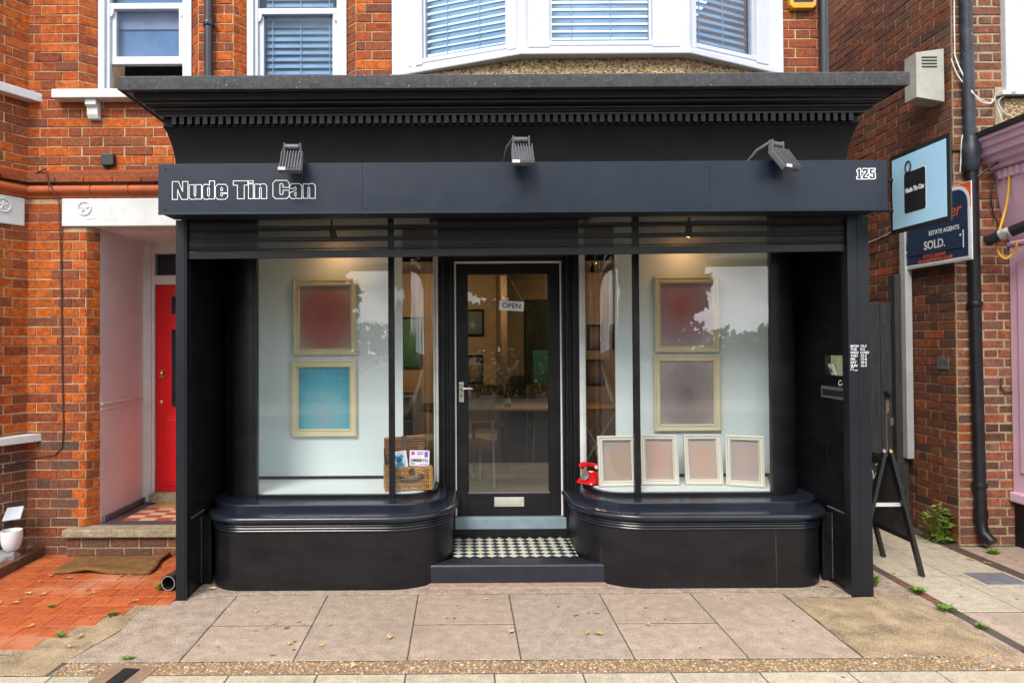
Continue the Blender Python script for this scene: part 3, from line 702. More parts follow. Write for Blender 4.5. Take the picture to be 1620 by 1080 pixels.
MB().obox(frB, lB - .75, lB + .16, .0, .10, 3.60, 3.67).build('sill', SILLW, h1, bevel=.006)
MB().obox(frB, lB - .75, lB + .13, .0, .10, .905, .965).build('sill', SILLW, h1, bevel=.006)
MB().obox(frB, lB - .80, lB - .26, .0, .085, .965, 1.09).build('window_base', WHITE, h1, bevel=.008)
MB().obox(frB, lB - .42, lB - .30, .0, .06, .76, .905).build('corbel', WHITE, h1, bevel=.012)
# upper room's shade put into dark panels, dull curtain blind
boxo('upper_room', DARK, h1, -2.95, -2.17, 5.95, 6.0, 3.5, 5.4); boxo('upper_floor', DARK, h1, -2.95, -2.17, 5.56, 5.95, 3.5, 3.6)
boxo('roller_blind', M('blue_grey_blind', (.22, .29, .40), .8), h1, -2.84, -2.27, 5.60, 5.605, 4.02, 4.80)
boxo('blind_rail', M('pinkish_valance', (.45, .36, .42), .8), h1, -2.84, -2.27, 5.588, 5.598, 4.27, 4.40)
boxo('house_body', MORTAR_L, h1, -8.0, -2.0, 6.4, 12, 0, 5.6); boxo('house_body', MORTAR_L, h1, -8.0, -4.2, 4.1, 6.4, 0, 5.6); boxo('house_top', MORTAR_L, h1, -4.2, -2.0, YF + .2, 6.4, 5.35, 5.6)  # unseen plain boxes and lid added behind the walls to block light
boxo('house_floor', DARK, h1, -3.0, -2.0, YF + .21, 6.4, 2.66, 2.9)
# cable down the wall, small black sensor box
MB().tube([(-3.43, YF - .03, 3.0), (-3.26, YF - .08, 3.05), (-3.24, YF - .075, 2.95), (-3.18, YF - .03, 2.80), (-3.175, YF - .012, 2.3), (-3.165, YF - .012, 1.4), (-3.155, YF - .012, 1.02), (-3.165, YF - .012, .86), (-3.22, YF - .012, .80), (-3.38, YF - .012, .78), (-3.47, YF - .06, .76), (-3.55, YF - .2, .70)], .006, 6).build('wall_cable', M('brown_cable', (.10, .04, .03), .5), h1, smooth=True)
sb = thing('sensor_box', 'small black sensor box with a hanging cable on the brick wall', 'sensor', (-2.79, YF, 3.13))
boxo('case', PLASTB, sb, -2.845, -2.745, YF - .045, YF - .004, 3.085, 3.18, bevel=.006); MB().tube([(-2.80, YF - .03, 3.086), (-2.81, YF - .03, 3.04), (-2.835, YF - .02, 3.0), (-2.86, YF - .03, 2.985)], .006, 6).build('cable', PLASTB, sb, smooth=True)
# downpipe between the windows
def pipe(label, pts, r, mat, clips=(), cat='downpipe'):
    t = thing('downpipe', label, cat, (pts[-1][0], pts[-1][1], min(p[2] for p in pts)))
    MB().tube(pts, r, 18).build('pipe', mat, t, smooth=True)
    for c in clips: MB().lathe([(r + .008, c[2] - .018), (r + .010, c[2] - .012), (r + .010, c[2] + .012), (r + .008, c[2] + .018)], (c[0], c[1], 0), 16).box(c[0] - .05, c[0] + .055, c[1] + r * .4, c[1] + r * .4 + .012, c[2] - .012, c[2] + .012).build('clip', mat, t, smooth=True)
    return t
pipe('dark grey downpipe on the orange brick pier between two windows', [(-1.99, YF - .05, 5.4), (-1.99, YF - .05, 3.40)], .033, GREYP, [(-1.99, YF - .05, 4.20)])

# ---- things by the porch
mat1 = MB()
n1, n2 = 26, 12
for j in range(n2):
    for i in range(n1):
        u, v = i / (n1 - 1), j / (n2 - 1)
        X = -2.97 + u * .71 + v * -.03 + .012 * math.sin(7 * v) * (1 if u > .5 else -1); Y = 4.935 + v * .385 + .018 * math.sin(u * 5.5) * (1 - v)
        Z = .028 + .022 * (1 - v) * max(0, math.sin(u * 6.2 - .6)) ** 2 + .004 * random.random() + (.02 * (u - .8) * 5 * v if u > .8 else 0)
        mat1.v.append((X, Y, Z))
for j in range(n2 - 1):
    for i in range(n1 - 1): mat1.f.append((j * n1 + i, j * n1 + i + 1, (j + 1) * n1 + i + 1, (j + 1) * n1 + i))
dm = tag(mat1.build('doormat', COIR, smooth='all'), 'worn brown coir doormat with curled edge on the red tile path', 'doormat')
sm = dm.modifiers.new('s', 'SOLIDIFY'); sm.thickness = .022; sm.offset = -1
tag(MB().box(-2.74, -1.9, 5.97, 6.13, .233, .25).build('doormat', M('coir_patterned', (.30, .19, .06), 1, (.20, .09, .03), 9, .7, 250), bevel=.004), 'tan doormat lying inside the porch before the red door', 'doormat')
dpipe = thing('drain_pipe', 'short black plastic pipe lying on red tiles behind the shutter post', 'pipe', (-1.985, 4.62, 0))
MB().tube([(-1.985, 4.60, .060), (-1.90, 5.25, .062)], .052, 20, False).build('pipe', PLASTB, dpipe, smooth=True)
MB().tube([(-1.984, 4.606, .060), (-1.90, 5.25, .062)], .044, 20, False).build('bore', BLACKM, dpipe, smooth=True)
_ring = MB()
for k in range(20):
    a0, a1 = k * R(18), (k + 1) * R(18); c = Vector((-1.9855, 4.598, .060)); ax = Vector((.99, -.13, 0))
    q = lambda a, r: tuple(c + ax * math.cos(a) * r + Vector((0, 0, 1)) * math.sin(a) * r)
    _ring.add([q(a0, .044), q(a1, .044), q(a1, .0495), q(a0, .0495)], [(0, 1, 2, 3)])
_ring.build('cut_end', M('pale_plastic_cut', (.26, .28, .29), .5), dpipe)
# stone, pot, solar lamp in the bed
stn = MB(); bmv = bmesh.new(); bmesh.ops.create_icosphere(bmv, subdivisions=3, radius=1)
sv = []
for v in bmv.verts:
    p = v.co.copy(); k = max(abs(p.x), abs(p.y), abs(p.z)); p = p * (1 / (k * .75 + .25)); rr = 1 + .06 * math.sin(p.x * 9 + p.y * 5) + random.uniform(-.02, .02)
    sv.append((-3.50 + p.x * .15 * rr + p.y * .02, 5.10 + p.y * .09 * rr, .06 + p.z * .065 * rr))
stn.add(sv, [tuple(v.index for v in f.verts) for f in bmv.faces]); bmv.free()
tag(stn.build('stone_block', M('grey_stone', (.30, .29, .28), .9, (.20, .19, .185), 12, .5, 80)), 'rough grey stone block in the soil bed under the white pot', 'stone')
pot = thing('plant_pot', 'small white glazed pot standing on the grey stone block', 'pot', (-3.405, 5.15, .125))
MB().lathe([(.0, .0), (.045, 0), (.055, .012), (.068, .05), (.074, .09), (.075, .125), (.072, .148), (.067, .148), (.066, .12), (.05, .04), (0, .035)], (-3.405, 5.15, .125), 26).build('bowl', M('white_glaze', (.80, .80, .80), .2), pot, smooth=True)
MB().lathe([(.0, 0), (.064, 0), (.06, .006), (0, .01)], (-3.405, 5.15, .225), 20).build('soil', SOIL, pot)
sl = thing('solar_lamp', 'small grey solar panel on a stake above the white pot', 'lamp', (-3.46, 5.22, .03))
MB().extr([(-3.515, 5.20, .325), (-3.375, 5.20, .345), (-3.370, 5.24, .435), (-3.50, 5.24, .42)], (0, .012, -.006)).build('panel', M('solar_panel', (.50, .53, .58), .35, (.42, .45, .5), 5), sl, bevel=.003)
MB().tube([(-3.46, 5.235, .36), (-3.46, 5.25, .03)], .008, 8).build('stake', PLASTB, sl)
MB().tube([(-3.47, 5.24, .32), (-3.55, 5.22, .25), (-3.57, 5.2, .18), (-3.53, 5.2, .15), (-3.52, 5.22, .22), (-3.43, 5.24, .27), (-3.40, 5.25, .2), (-3.39, 5.25, .15)], .004, 6).build('cable', PLASTB, sl, smooth=True)
# bay windows round the corner, mostly outside the picture
for z0, z1 in ((.966, 2.60), (3.671, 5.3)):
    bw = MB().obox(frB, lB - 1.20, lB - 1.12, -.02, .035, z0, z1).build('bay_window', UPVC, h1, bevel=.005)
    MB().obox(frB, lB - .36, lB - .28, -.02, .035, z0, z1).build('frame', UPVC, bw, bevel=.005)
    for a, b in ((z0, z0 + .07), (z1 - .07, z1), ((z0 + z1) / 2 - .03, (z0 + z1) / 2 + .03)): MB().obox(frB, lB - 1.12, lB - .36, -.02, .030, a, b).build('frame', UPVC, bw, bevel=.005)
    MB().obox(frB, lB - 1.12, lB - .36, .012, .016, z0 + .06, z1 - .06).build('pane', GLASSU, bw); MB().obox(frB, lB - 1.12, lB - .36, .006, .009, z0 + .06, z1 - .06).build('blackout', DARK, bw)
# ================================================================ HOUSE OVER THE SHOP (white bay window, brown brick)
h2 = thing('brick_house', 'brown brick upper storey with a white bay window above the black shop', 'house', (.6, 5.6, 0))
frH, lH = frame2((-1.998, YF), (2.95, YF)); HX = lambda X: X + 1.998
wall2 = MB()
m2 = lambda s, z: (BR_OR if random.random() < .8 else BR_BR) if s < .3 else (BR_BR if random.random() < .8 else (BR_OR if s < 2 else BR_DK))
wall_rects(h2, frH, [(0, HX(-1.81), 3.42, 5.4), (HX(-.83), HX(-.545), 3.42, 5.4), (HX(2.575), HX(2.95), 3.30, 5.4)], m2, wall2, phase=.06)
fa, la = frame2((-1.81, YF), (-1.725, YF + .09)); wall_rects(h2, fa, [(0, la, 3.42, 5.4)], lambda s, z: BR_OR, wall2)
fb, lb = frame2((-.915, YF + .09), (-.83, YF)); wall_rects(h2, fb, [(0, lb, 3.42, 5.4)], lambda s, z: BR_BR, wall2)
wall2.box(-1.73, -.91, YF + .10, YF + .2, 3.0, 3.45)
wall2.box(-1.998, 2.95, YF + .07, YF + .2, 2.75, 3.41)
wall2.build('wall', MORTAR_L, h2); lay_bricks(h2)
boxo('paint_patch', M('yellow_patch', (.55, .38, .10), .8, (.45, .3, .09), 20, .3, 60), h2, 2.60, 2.80, YF - .0085, YF - .002, 3.58, 3.655, bevel=.003)
w2 = sash_window(h2, -1.725, -.915, 3.45, 5.3, YF + .065, gap=0.0, zt=4.345)
BLIND = M('white_blind', (.36, .42, .48), .6)  # white slats coloured blue-grey to carry the sky mirrored in the panes
def blind(parent, fr, s0, s1, t, z0, z1, cords=(.3, .7), pitch=.056):
    b = MB().obox(fr, s0, s1, t - .02, t + .015, z1, z1 + .04).build('blind', BLIND, parent)
    z = z0; P, d, n = fr
    me = None; mid = (s0 + s1) / 2
    while z < z1:
        if me is None:
            mb = MB(); q = lambda a, tt, zz: (d[0] * a + n[0] * tt, d[1] * a + n[1] * tt, zz)
            h = (s1 - s0) / 2
            mb.hexa([q(-h, .014, -.0265), q(h, .014, -.0265), q(h, -.014, .0245), q(-h, -.014, .0245), q(-h, .014, -.0240), q(h, .014, -.0240), q(h, -.014, .027), q(-h, -.014, .027)])
            me = mb.mesh('slat'); me.materials.append(BLIND)
        link('slat', me, None, b, Matrix.Translation((P[0] + d[0] * mid + n[0] * t, P[1] + d[1] * mid + n[1] * t, z)) @ Matrix.Rotation(random.uniform(-.03, .03), 4, 'X'))
        z += pitch
    for c in cords:
        s = s0 + (s1 - s0) * c; MB().obox(fr, s - .003, s + .003, t + .022, t + .026, z0 - .02, z1).build('cord', BLIND, b)
frw, _ = frame2((-1.725, YF + .16), (-.915, YF + .16))
blind(h2, frw, .13, .68, -.03, 3.46, 4.75, (.1, .52, .95))
boxo('upper_room', M('upper_room_wall', (.16, .18, .22), .9), h2, -1.9, -.5, 6.35, 6.4, 3.3, 5.4)  # dim wall colour stands in for the room being unlit
# bay
BA, BB, BC, BD = (-.47, YF), (.47, 5.03), (1.68, 5.03), (2.50, YF)
ZBAY = 3.80
def facew(a, b, inset0, inset1, glass0, glass1, name='bay_face'):
    fr, ln = frame2(a, b)
    w = MB().obox(fr, 0, ln, -.08, .0, ZBAY + .03, ZBAY + .075).build('bay_window', UPVC, h2, bevel=.006)
    MB().obox(fr, inset0, glass0 - .0, -.075, .012, ZBAY + .055, 5.35).build('frame', UPVC, w, bevel=.005); MB().obox(fr, glass1, ln - inset1, -.075, .012, ZBAY + .055, 5.35).build('frame', UPVC, w, bevel=.005)
    MB().obox(fr, glass0 - .01, glass1 + .01, -.07, .006, ZBAY + .07, ZBAY + .105).build('frame', UPVC, w, bevel=.004)
    MB().obox(fr, glass0, glass0 + .02, -.06, -.012, ZBAY + .10, 5.35).build('sash', UPVC, w, bevel=.003); MB().obox(fr, glass1 - .02, glass1, -.06, -.012, ZBAY + .10, 5.35).build('sash', UPVC, w, bevel=.003)
    MB().obox(fr, glass0 + .01, glass1 - .01, -.045, -.041, ZBAY + .095, 5.35).build('pane', GLASSU, w)
    MB().obox(fr, glass0 + .012, glass0 + .02, -.04, -.035, ZBAY + .095, 5.35).build('gasket', BLACKM, w); MB().obox(fr, glass1 - .02, glass1 - .012, -.04, -.035, ZBAY + .095, 5.35).build('gasket', BLACKM, w)
    blind(h2, fr, glass0 - .02, glass1 + .02, -.14, ZBAY + .10, 5.2, (.25, .62))
    return fr, ln
frA, lA = facew(BA, BB, .02, .02, .19, .89); frF, lF = facew(BB, BC, .03, .03, .20, .965); frD, lD = facew(BC, BD, .02, .02, .10, .72)
for (X, Y, w_) in ((.47, 5.035, .055), (1.68, 5.035, .055)): MB().lathe([(w_, ZBAY + .03), (w_, 5.35)], (X, Y + .02, 0), 10).build('corner_post', UPVC, h2, smooth=True)
def offp(o): return [(BA[0] - o, BA[1] + .05), (BA[0] - o * .9, BA[1] - .02), (BB[0] - o * .35, BB[1] - o), (BC[0] + o * .35, BC[1] - o), (BD[0] + o * .9, BD[1] - .02), (BD[0] + o, BD[1] + .05)]
MB().extr([(x, y, ZBAY - .015) for x, y in offp(.055)], (0, 0, .046)).build('bay_sill', UPVC, h2, bevel=.008)
MB().extr([(x, y, 3.30) for x, y in offp(-.03)], (0, 0, .486)).build('bay_apron', PEBB, h2)
boxo('jamb', UPVC, h2, -.54, -.385, YF - .035, YF + .08, 3.45, 5.35, bevel=.006); boxo('jamb', UPVC, h2, -.385, -.345, YF - .06, YF + .06, 3.45, 5.35, bevel=.006)
boxo('jamb', UPVC, h2, 2.44, 2.575, YF - .03, YF + .08, 3.45, 5.35, bevel=.006)
boxo('house_top', MORTAR_L, h2, -2.0, 2.95, YF + .22, 6.5, 5.36, 5.6); boxo('house_top', UPVC, h2, -.5, 2.55, 4.98, YF + .22, 5.37, 5.6)  # unseen lids added over the cut-off walls to keep light out
boxo('house_body', MORTAR_D, h2, -2.0, 2.945, 10.6, 12, 0, 5.6)  # unseen backing volume, added as a light block
boxo('side_wall', BR_DK, h2, 2.88, 2.945, YF + .22, 10.6, 0, 5.6); boxo('party_wall', MORTAR_D, h2, -2.0, -1.9, 6.4, 10.6, 0, 5.6); boxo('party_wall', DARK, h2, -1.999, -1.90, YF + .21, 6.4, 2.7, 5.35)
boxo('roof_deck', DARK, h2, -1.9, 2.88, 6.5, 10.6, 3.2, 3.3)
# alarm box, downpipe at the right end
al = thing('alarm_box', 'yellow and dark blue alarm box on brick beside the bay window', 'alarm', (2.72, YF, 4.35))
MB().extr([(2.62, YF - .06, 4.32), (2.645, YF - .06, 4.295), (2.80, YF - .06, 4.295), (2.825, YF - .06, 4.32), (2.835, YF - .06, 4.55), (2.61, YF - .06, 4.55)], (0, .055, 0)).build('case', M('alarm_yellow', (.75, .36, .02), .35), al, bevel=.006)
boxo('panel', M('alarm_blue', (.012, .028, .12), .3), al, 2.645, 2.80, YF - .068, YF - .059, 4.345, 4.42, bevel=.004)
pipe('dark grey downpipe at the right brick corner above the shop', [(2.885, YF - .05, 5.4), (2.885, YF - .05, 3.42)], .036, GREYP, [(2.885, YF - .05, 5.0)])
# ================================================================ BLACK SHOP FRONT
XC = .377
shop = thing('shop_front', 'black painted shop front with curved windows, roller shutter and a navy fascia', 'shop front', (XC, 4.6, 0))
XL, XR, YZ = -1.91, 2.590, 4.55
def ret(o, yb=YF - .004): return [(XL - o, yb), (XL - o, YZ - o), (XR + o, YZ - o), (XR + o, yb)]
def cornice(prof, name, mat, smooth=True, **k):
    mb = MB(); m = len(prof); vs = []; fs = []
    for c in range(4):
        for o, z in prof: vs.append((*ret(o)[c], z))
    for c in range(3):
        for i in range(m - 1): fs.append((c * m + i, (c + 1) * m + i, (c + 1) * m + i + 1, c * m + i + 1))
    mb.add(vs, fs); return mb.build(name, mat, shop, smooth=smooth, **k)
cornice([(0, 2.60), (0, 2.86), (.004, 2.90), (.012, 2.955), (.024, 3.01), (.040, 3.065), (.056, 3.105), (.062, 3.107), (.062, 3.114), (.050, 3.114), (.050, 3.170)], 'frieze', BLK2)
cornice([(.050, 3.168), (.084, 3.168), (.084, 3.182), (.090, 3.182), (.098, 3.190), (.104, 3.202), (.118, 3.202), (.118, 3.210), (.124, 3.210), (.136, 3.216), (.146, 3.228), (.158, 3.228), (.158, 3.236), (.166, 3.238), (.180, 3.248), (.190, 3.262), (.196, 3.279), (.226, 3.279), (.230, 3.284), (.250, 3.286), (.250, 3.30)], 'cornice', BLK)
cornice([(.245, 3.280), (.262, 3.282), (.264, 3.289), (.264, 3.362), (.258, 3.369), (.240, 3.372), (-.85, 3.455)], 'lead_flashing', LEAD)
dm_ = MB().box(-.0145, .0145, -.034, .01, 0, .050).mesh('dentil'); dm_.materials.append(BLK)
x = XL + .02
while x < XR - .0:
    link('dentil', dm_, None, shop, Matrix.Translation((x, YZ - .050, 3.1165 + random.uniform(-.001, .001)))); x += .0514
for sx_, X in ((-1, XL - .05), (1, XR + .05)):
    y = YZ + .01
    while y < 5.3:
        link('dentil', dm_, None, shop, Matrix.Translation((X, y, 3.1165)) @ Matrix.Rotation(R(90) * (-sx_) * -1, 4, 'Z')); y += .0514
# fascia box (shutter housing): three panels with seams and screws
fx0, fx1, fy, fz0, fz1 = -1.875, 2.648, 4.20, 2.480, 2.784
fas = boxo('fascia_board', NAVY, shop, fx0 + .003, fx1 - .003, fy + .002, 4.438, fz0 + .001, fz1 - .002)
seams = [fx0, -.605, .92 + .03, fx1]
seams = [fx0, -.607, 1.545, fx1]
for i in range(3): boxo('panel', NAVY, fas, seams[i] + (.0012 if i else 0), seams[i + 1] - (.0012 if i < 2 else 0), fy - .0005, fy + .004, fz0, fz1, bevel=.0012)
boxo('lip', NAVY, fas, fx0, fx1, fy - .003, fy + .004, fz0 - .012, fz0 - .0005, bevel=.002)
scr = MB().lathe([(.006, 0), (.006, -.002), (.003, -.0035)], (0, 0, 0), 8, 'Y').mesh('screw'); scr.materials.append(RAILM)
for X in (fx0 + .045, -.585, 1.523, fx1 - .045):
    for Z in (fz0 + .022, fz1 - .03): link('screw', scr, None, fas, Matrix.Translation((X, fy - .0008, Z)))
# outlined lettering, traced as letter shapes (units: 1/5.786 photograph pixel)
GL = {
 'N': [[(195,240),(252,240),(290,332),(290,240),(338,240),(338,405),(280,405),(244,316),(244,405),(195,405)]],
 'u': [[(350,270),(396,270),(396,368),(403,377),(411,368),(411,270),(463,270),(463,403),(416,403),(412,396),(396,406),(370,406),(350,390)]],
 'd': [[(536,236),(583,236),(583,403),(540,403),(536,396),(520,406),(493,406),(472,388),(472,286),(490,268),(520,268),(536,277)],[(519,302),(527,294),(536,302),(536,368),(527,378),(519,368)]],
 'e': [[(612,268),(682,268),(703,290),(703,346),(640,346),(640,370),(648,378),(656,370),(656,354),(703,354),(703,384),(682,406),(612,406),(591,384),(591,290)],[(640,304),(648,296),(656,304),(656,326),(640,326)]],
 'T': [[(755,237),(888,237),(888,277),(855,277),(855,402),(793,402),(793,277),(755,277)]],
 'i': [[(894,237),(938,237),(938,257),(894,257)],[(894,266),(938,266),(938,402),(894,402)]],
 'n': [[(950,268),(995,268),(998,277),(1016,266),(1044,266),(1062,284),(1062,402),(1011,402),(1011,303),(1003,295),(995,303),(995,402),(950,402)]],
 'C': [[(1142,235),(1244,235),(1268,259),(1268,300),(1211,300),(1211,272),(1196,262),(1182,272),(1182,358),(1196,368),(1211,358),(1211,326),(1268,326),(1268,379),(1244,403),(1142,403),(1118,379),(1118,259)]],
 'a': [[(1292,266),(1362,266),(1383,286),(1383,402),(1335,402),(1332,394),(1314,404),(1290,404),(1271,386),(1271,352),(1331,322),(1331,303),(1323,295),(1315,303),(1315,310),(1271,310),(1271,286)],[(1331,342),(1316,354),(1316,372),(1323,379),(1331,372)]],
}
def outline(name, polys, S, ox, oz, y, w, parent, mat, dx=0):
    mb = MB()
    for poly in polys:
        P = [((x + dx) * S + ox, -yy * S + oz) for x, yy in poly]; n = len(P)
        for i in range(n):
            a, b = Vector(P[i]), Vector(P[(i + 1) % n]); d = (b - a).normalized(); q = Vector((-d.y, d.x)) * w; e = d * w * .8
            c = [a - e + q, b + e + q, b + e - q, a - e - q]
            yy = y - .0004 * (i % 3)
            mb.extr([(p.x, yy, p.y) for p in c], (0, .002, 0))
    return mb.build(name, mat, parent)
S = .89 / (1510 - 192); LOX = -1.788 - 192 * S; LOZ = 2.676 + 237 * S
for ch, dx in (('N', 0), ('u', 0), ('d', 0), ('e', 0), ('T', 0), ('i', 0), ('n', 0), ('C', 0), ('a', 0), ('n', 445)):
    outline('letter', GL[ch], S, LOX, LOZ, fy - .0035, .0021, fas, LETTER, dx)
DG = [[(5,20),(22,0),(42,0),(42,78),(50,78),(50,100),(4,100),(4,78),(14,78),(14,30),(5,30)], [(58,10),(68,0),(104,0),(114,10),(114,42),(84,74),(84,78),(114,78),(114,100),(58,100),(58,66),(88,36),(88,24),(84,24),(84,36),(58,36)], [(124,0),(178,0),(178,22),(150,22),(150,36),(170,36),(180,46),(180,90),(170,100),(132,100),(122,90),(122,66),(150,66),(150,78),(153,78),(153,56),(124,56)]]
for dg in DG: outline('number', [dg], .00066, 2.452, 2.730, fy - .0035, .0027, fas, LETTER)
# shutter guides / posts
pl = boxo('shutter_post', RAILM, shop, -1.868, -1.808, 4.44, 4.515, .004, fz0 - .0006, bevel=.003); boxo('post_lip', RAILM, pl, -1.808, -1.797, 4.444, 4.459, .004, 2.478); boxo('post_lip', RAILM, pl, -1.808, -1.797, 4.489, 4.515, .004, 2.478)
pr = boxo('shutter_post', RAILM, shop, 2.528, 2.590, 4.44, 4.515, .004, fz0 - .0006, bevel=.003); boxo('post_box', RAILM, pr, 2.5915, 2.672, 4.443, 4.515, .004, fz0 - .0006, bevel=.003)
hrs = [('MON', '12-5'), ('TUE', '9-5'), ('WED', 'CLOSED'), ('THU', '12-5'), ('FRI', '12-8'), ('SAT', '10-5'), ('SUN', '12-5')]
for i, (a, b) in enumerate(hrs):
    z = 1.628 - i * .0212
    text('opening_hours', a, .022, face_front(2.538, 4.4388, z), LETTER, pr, offset=.0004, sx=1.05, ext=.0004, align='LEFT', shear=.15)
    text('opening_hours', b, .022, face_front(2.604, 4.4418, z), LETTER, pr, offset=.0004, sx=1.05 if i != 2 else .72, ext=.0004, align='LEFT', shear=.15)
MB().tube([(2.540, 4.439, 1.470), (2.545, 4.439, 1.492), (2.560, 4.439, 1.492), (2.552, 4.439, 1.474), (2.575, 4.439, 1.468), (2.585, 4.439, 1.474)], .0018, 5).build('flourish', LETTER, pr)
# side panels of the lobby
spl = boxo('side_panel', BLK, shop, -1.866, -1.826, 4.516, 5.395, .004, 2.62, bevel=.003)
boxo('skirting_board', BLK, spl, -1.826, -1.812, 4.52, 4.80, .006, .50, bevel=.003); boxo('filler', BLK, spl, -1.812, -1.745, 4.73, 4.76, .006, .475, bevel=.004)
spr = boxo('side_panel', BLK, shop, 2.578, 2.668, 4.516, 5.395, .004, 2.62, bevel=.003)
boxo('skirting_board', BLK, spr, 2.562, 2.578, 4.52, 4.80, .006, .50, bevel=.003); boxo('filler', BLK, spr, 2.497, 2.562, 4.73, 4.76, .006, .475, bevel=.004)
boxo('lobby_back', BLK, shop, -1.826, -1.70, 5.30, 5.34, .004, 2.62); boxo('lobby_back', BLK, shop, 2.45, 2.578, 5.30, 5.34, .004, 2.62)
boxo('soffit', BLK, shop, -1.866, 2.668, 4.44, 5.395, 2.622, 2.66)
boxo('deck', DARK, shop, -1.88, 2.60, 4.62, 5.395, 2.80, 2.83)
# letter slot in the side panel, perspex card box
lp = boxo('letter_plate', M('grey_plate', (.30, .31, .33), .35, metal=.6), spr, 2.571, 2.5775, 4.56, 4.87, 1.262, 1.345, bevel=.003)
boxo('flap', BLACKM, lp, 2.5665, 2.5712, 4.585, 4.845, 1.283, 1.324, bevel=.003)
pbx = thing('card_holder', 'clear plastic box with a small white card on the black side panel', 'card holder', (2.57, 4.66, 1.43))
boxo('box', M_glass('perspex', .10, (.93, .95, .86)), pbx, 2.53, 2.576, 4.585, 4.735, 1.425, 1.565)
boxo('box_back', M('perspex_back', (.50, .52, .40), .4), pbx, 2.572, 2.5765, 4.586, 4.734, 1.427, 1.563)
MB().extr([(2.540, 4.72, 1.505), (2.540, 4.66, 1.505), (2.550, 4.625, 1.432), (2.550, 4.69, 1.432)], (.004, 0, 0)).build('card', WHITE, pbx)
MB().extr([(2.537, 4.692, 1.475), (2.537, 4.675, 1.475), (2.544, 4.662, 1.448), (2.544, 4.679, 1.448)], (.002, 0, 0)).build('card_picture', BLACKM, pbx)
text('painted_mark', 'C-', .055, face_left(2.5765, 4.63, 1.375), LETTER, spr, offset=.001, ext=.0006, shear=.2)
# roller shutter, partly lowered
def M_perf(name):
    m, t, b = _new(name); b.inputs['Base Color'].default_value = (.017, .016, .017, 1); b.inputs['Specular IOR Level'].default_value = .35; b.inputs['Roughness'].default_value = .42
    tr = nd(t, 'ShaderNodeBsdfTransparent'); mx = nd(t, 'ShaderNodeMixShader')
    ge = nd(t, 'ShaderNodeNewGeometry'); vo = nd(t, 'ShaderNodeTexVoronoi'); vo.inputs['Scale'].default_value = 165; vo.inputs['Randomness'].default_value = .0
    t.links.new(ge.outputs['Position'], vo.inputs['Vector'])
    k = nd(t, 'ShaderNodeMath', operation='LESS_THAN'); k.inputs[1].default_value = .31; t.links.new(vo.outputs['Distance'], k.inputs[0])
    t.links.new(k.outputs[0], mx.inputs[0]); t.links.new(b.outputs[0], mx.inputs[1]); t.links.new(tr.outputs[0], mx.inputs[2])
    t.links.new(mx.outputs[0], [n for n in t.nodes if n.type == 'OUTPUT_MATERIAL'][0].inputs[0]); return m
PERF = M_perf('perforated_shutter')
zsh = 2.238
def tilt(mb):
    mb.v = [(x, y, z + (x - XC) * .0062) for x, y, z in mb.v]; return mb
sh = tilt(MB().box(-1.80, 2.535, 4.463, 4.487, zsh, zsh + .052)).build('roller_shutter', SHUT, shop, bevel=.004)
for i in range(5):
    z0 = zsh + .054 + i * .0735
    prof = [(0, 0), (-.004, .010), (-.006, .03), (-.005, .05), (-.001, .062)]
    mb = MB(); vs = [(X, 4.472 + o, z0 + z) for X in (-1.80, 2.535) for o, z in prof]; mb.add(vs, [(k, k + 5, k + 6, k + 1) for k in range(4)])
    tilt(mb).build('slat', PERF, sh, smooth=True)
    tilt(MB().box(-1.80, 2.535, 4.464, 4.482, z0 + .063, z0 + .0725)).build('slat_hinge', SHUT, sh, bevel=.002)

# ---- curved stall risers, sills, windows (mirrored about the door)
def arc(cx, cy, r, a0, a1, n=14): return [(cx + r * math.cos(a0 + (a1 - a0) * k / n), cy + r * math.sin(a0 + (a1 - a0) * k / n), math.cos(a0 + (a1 - a0) * k / n), math.sin(a0 + (a1 - a0) * k / n)) for k in range(n + 1)]
PI = math.pi
def mirror(path, s): return [(XC + s * p, y, s * nx, ny) for p, y, nx, ny in path]
stall = [(.448, 5.36, -1, 0)] + arc(.888, 5.034, .44, PI, 1.5 * PI) + arc(1.87, 4.844, .25, 1.5 * PI, 2 * PI) + [(2.12, 5.3, 1, 0)]
step2 = [(.50, 5.345, -1, 0)] + arc(.82, 5.03, .32, PI, 1.5 * PI) + arc(1.88, 5.0, .29, 1.5 * PI, 2 * PI) + [(2.17, 5.3, 1, 0)]
glassp = [(.573, 5.36, -1, 0)] + arc(.803, 5.13, .23, PI, 1.5 * PI)
colm = [(1.862, 4.885, 0, -1)] + arc(1.885, 5.10, .215, 1.5 * PI, 2 * PI) + [(2.10, 5.3, 1, 0)]
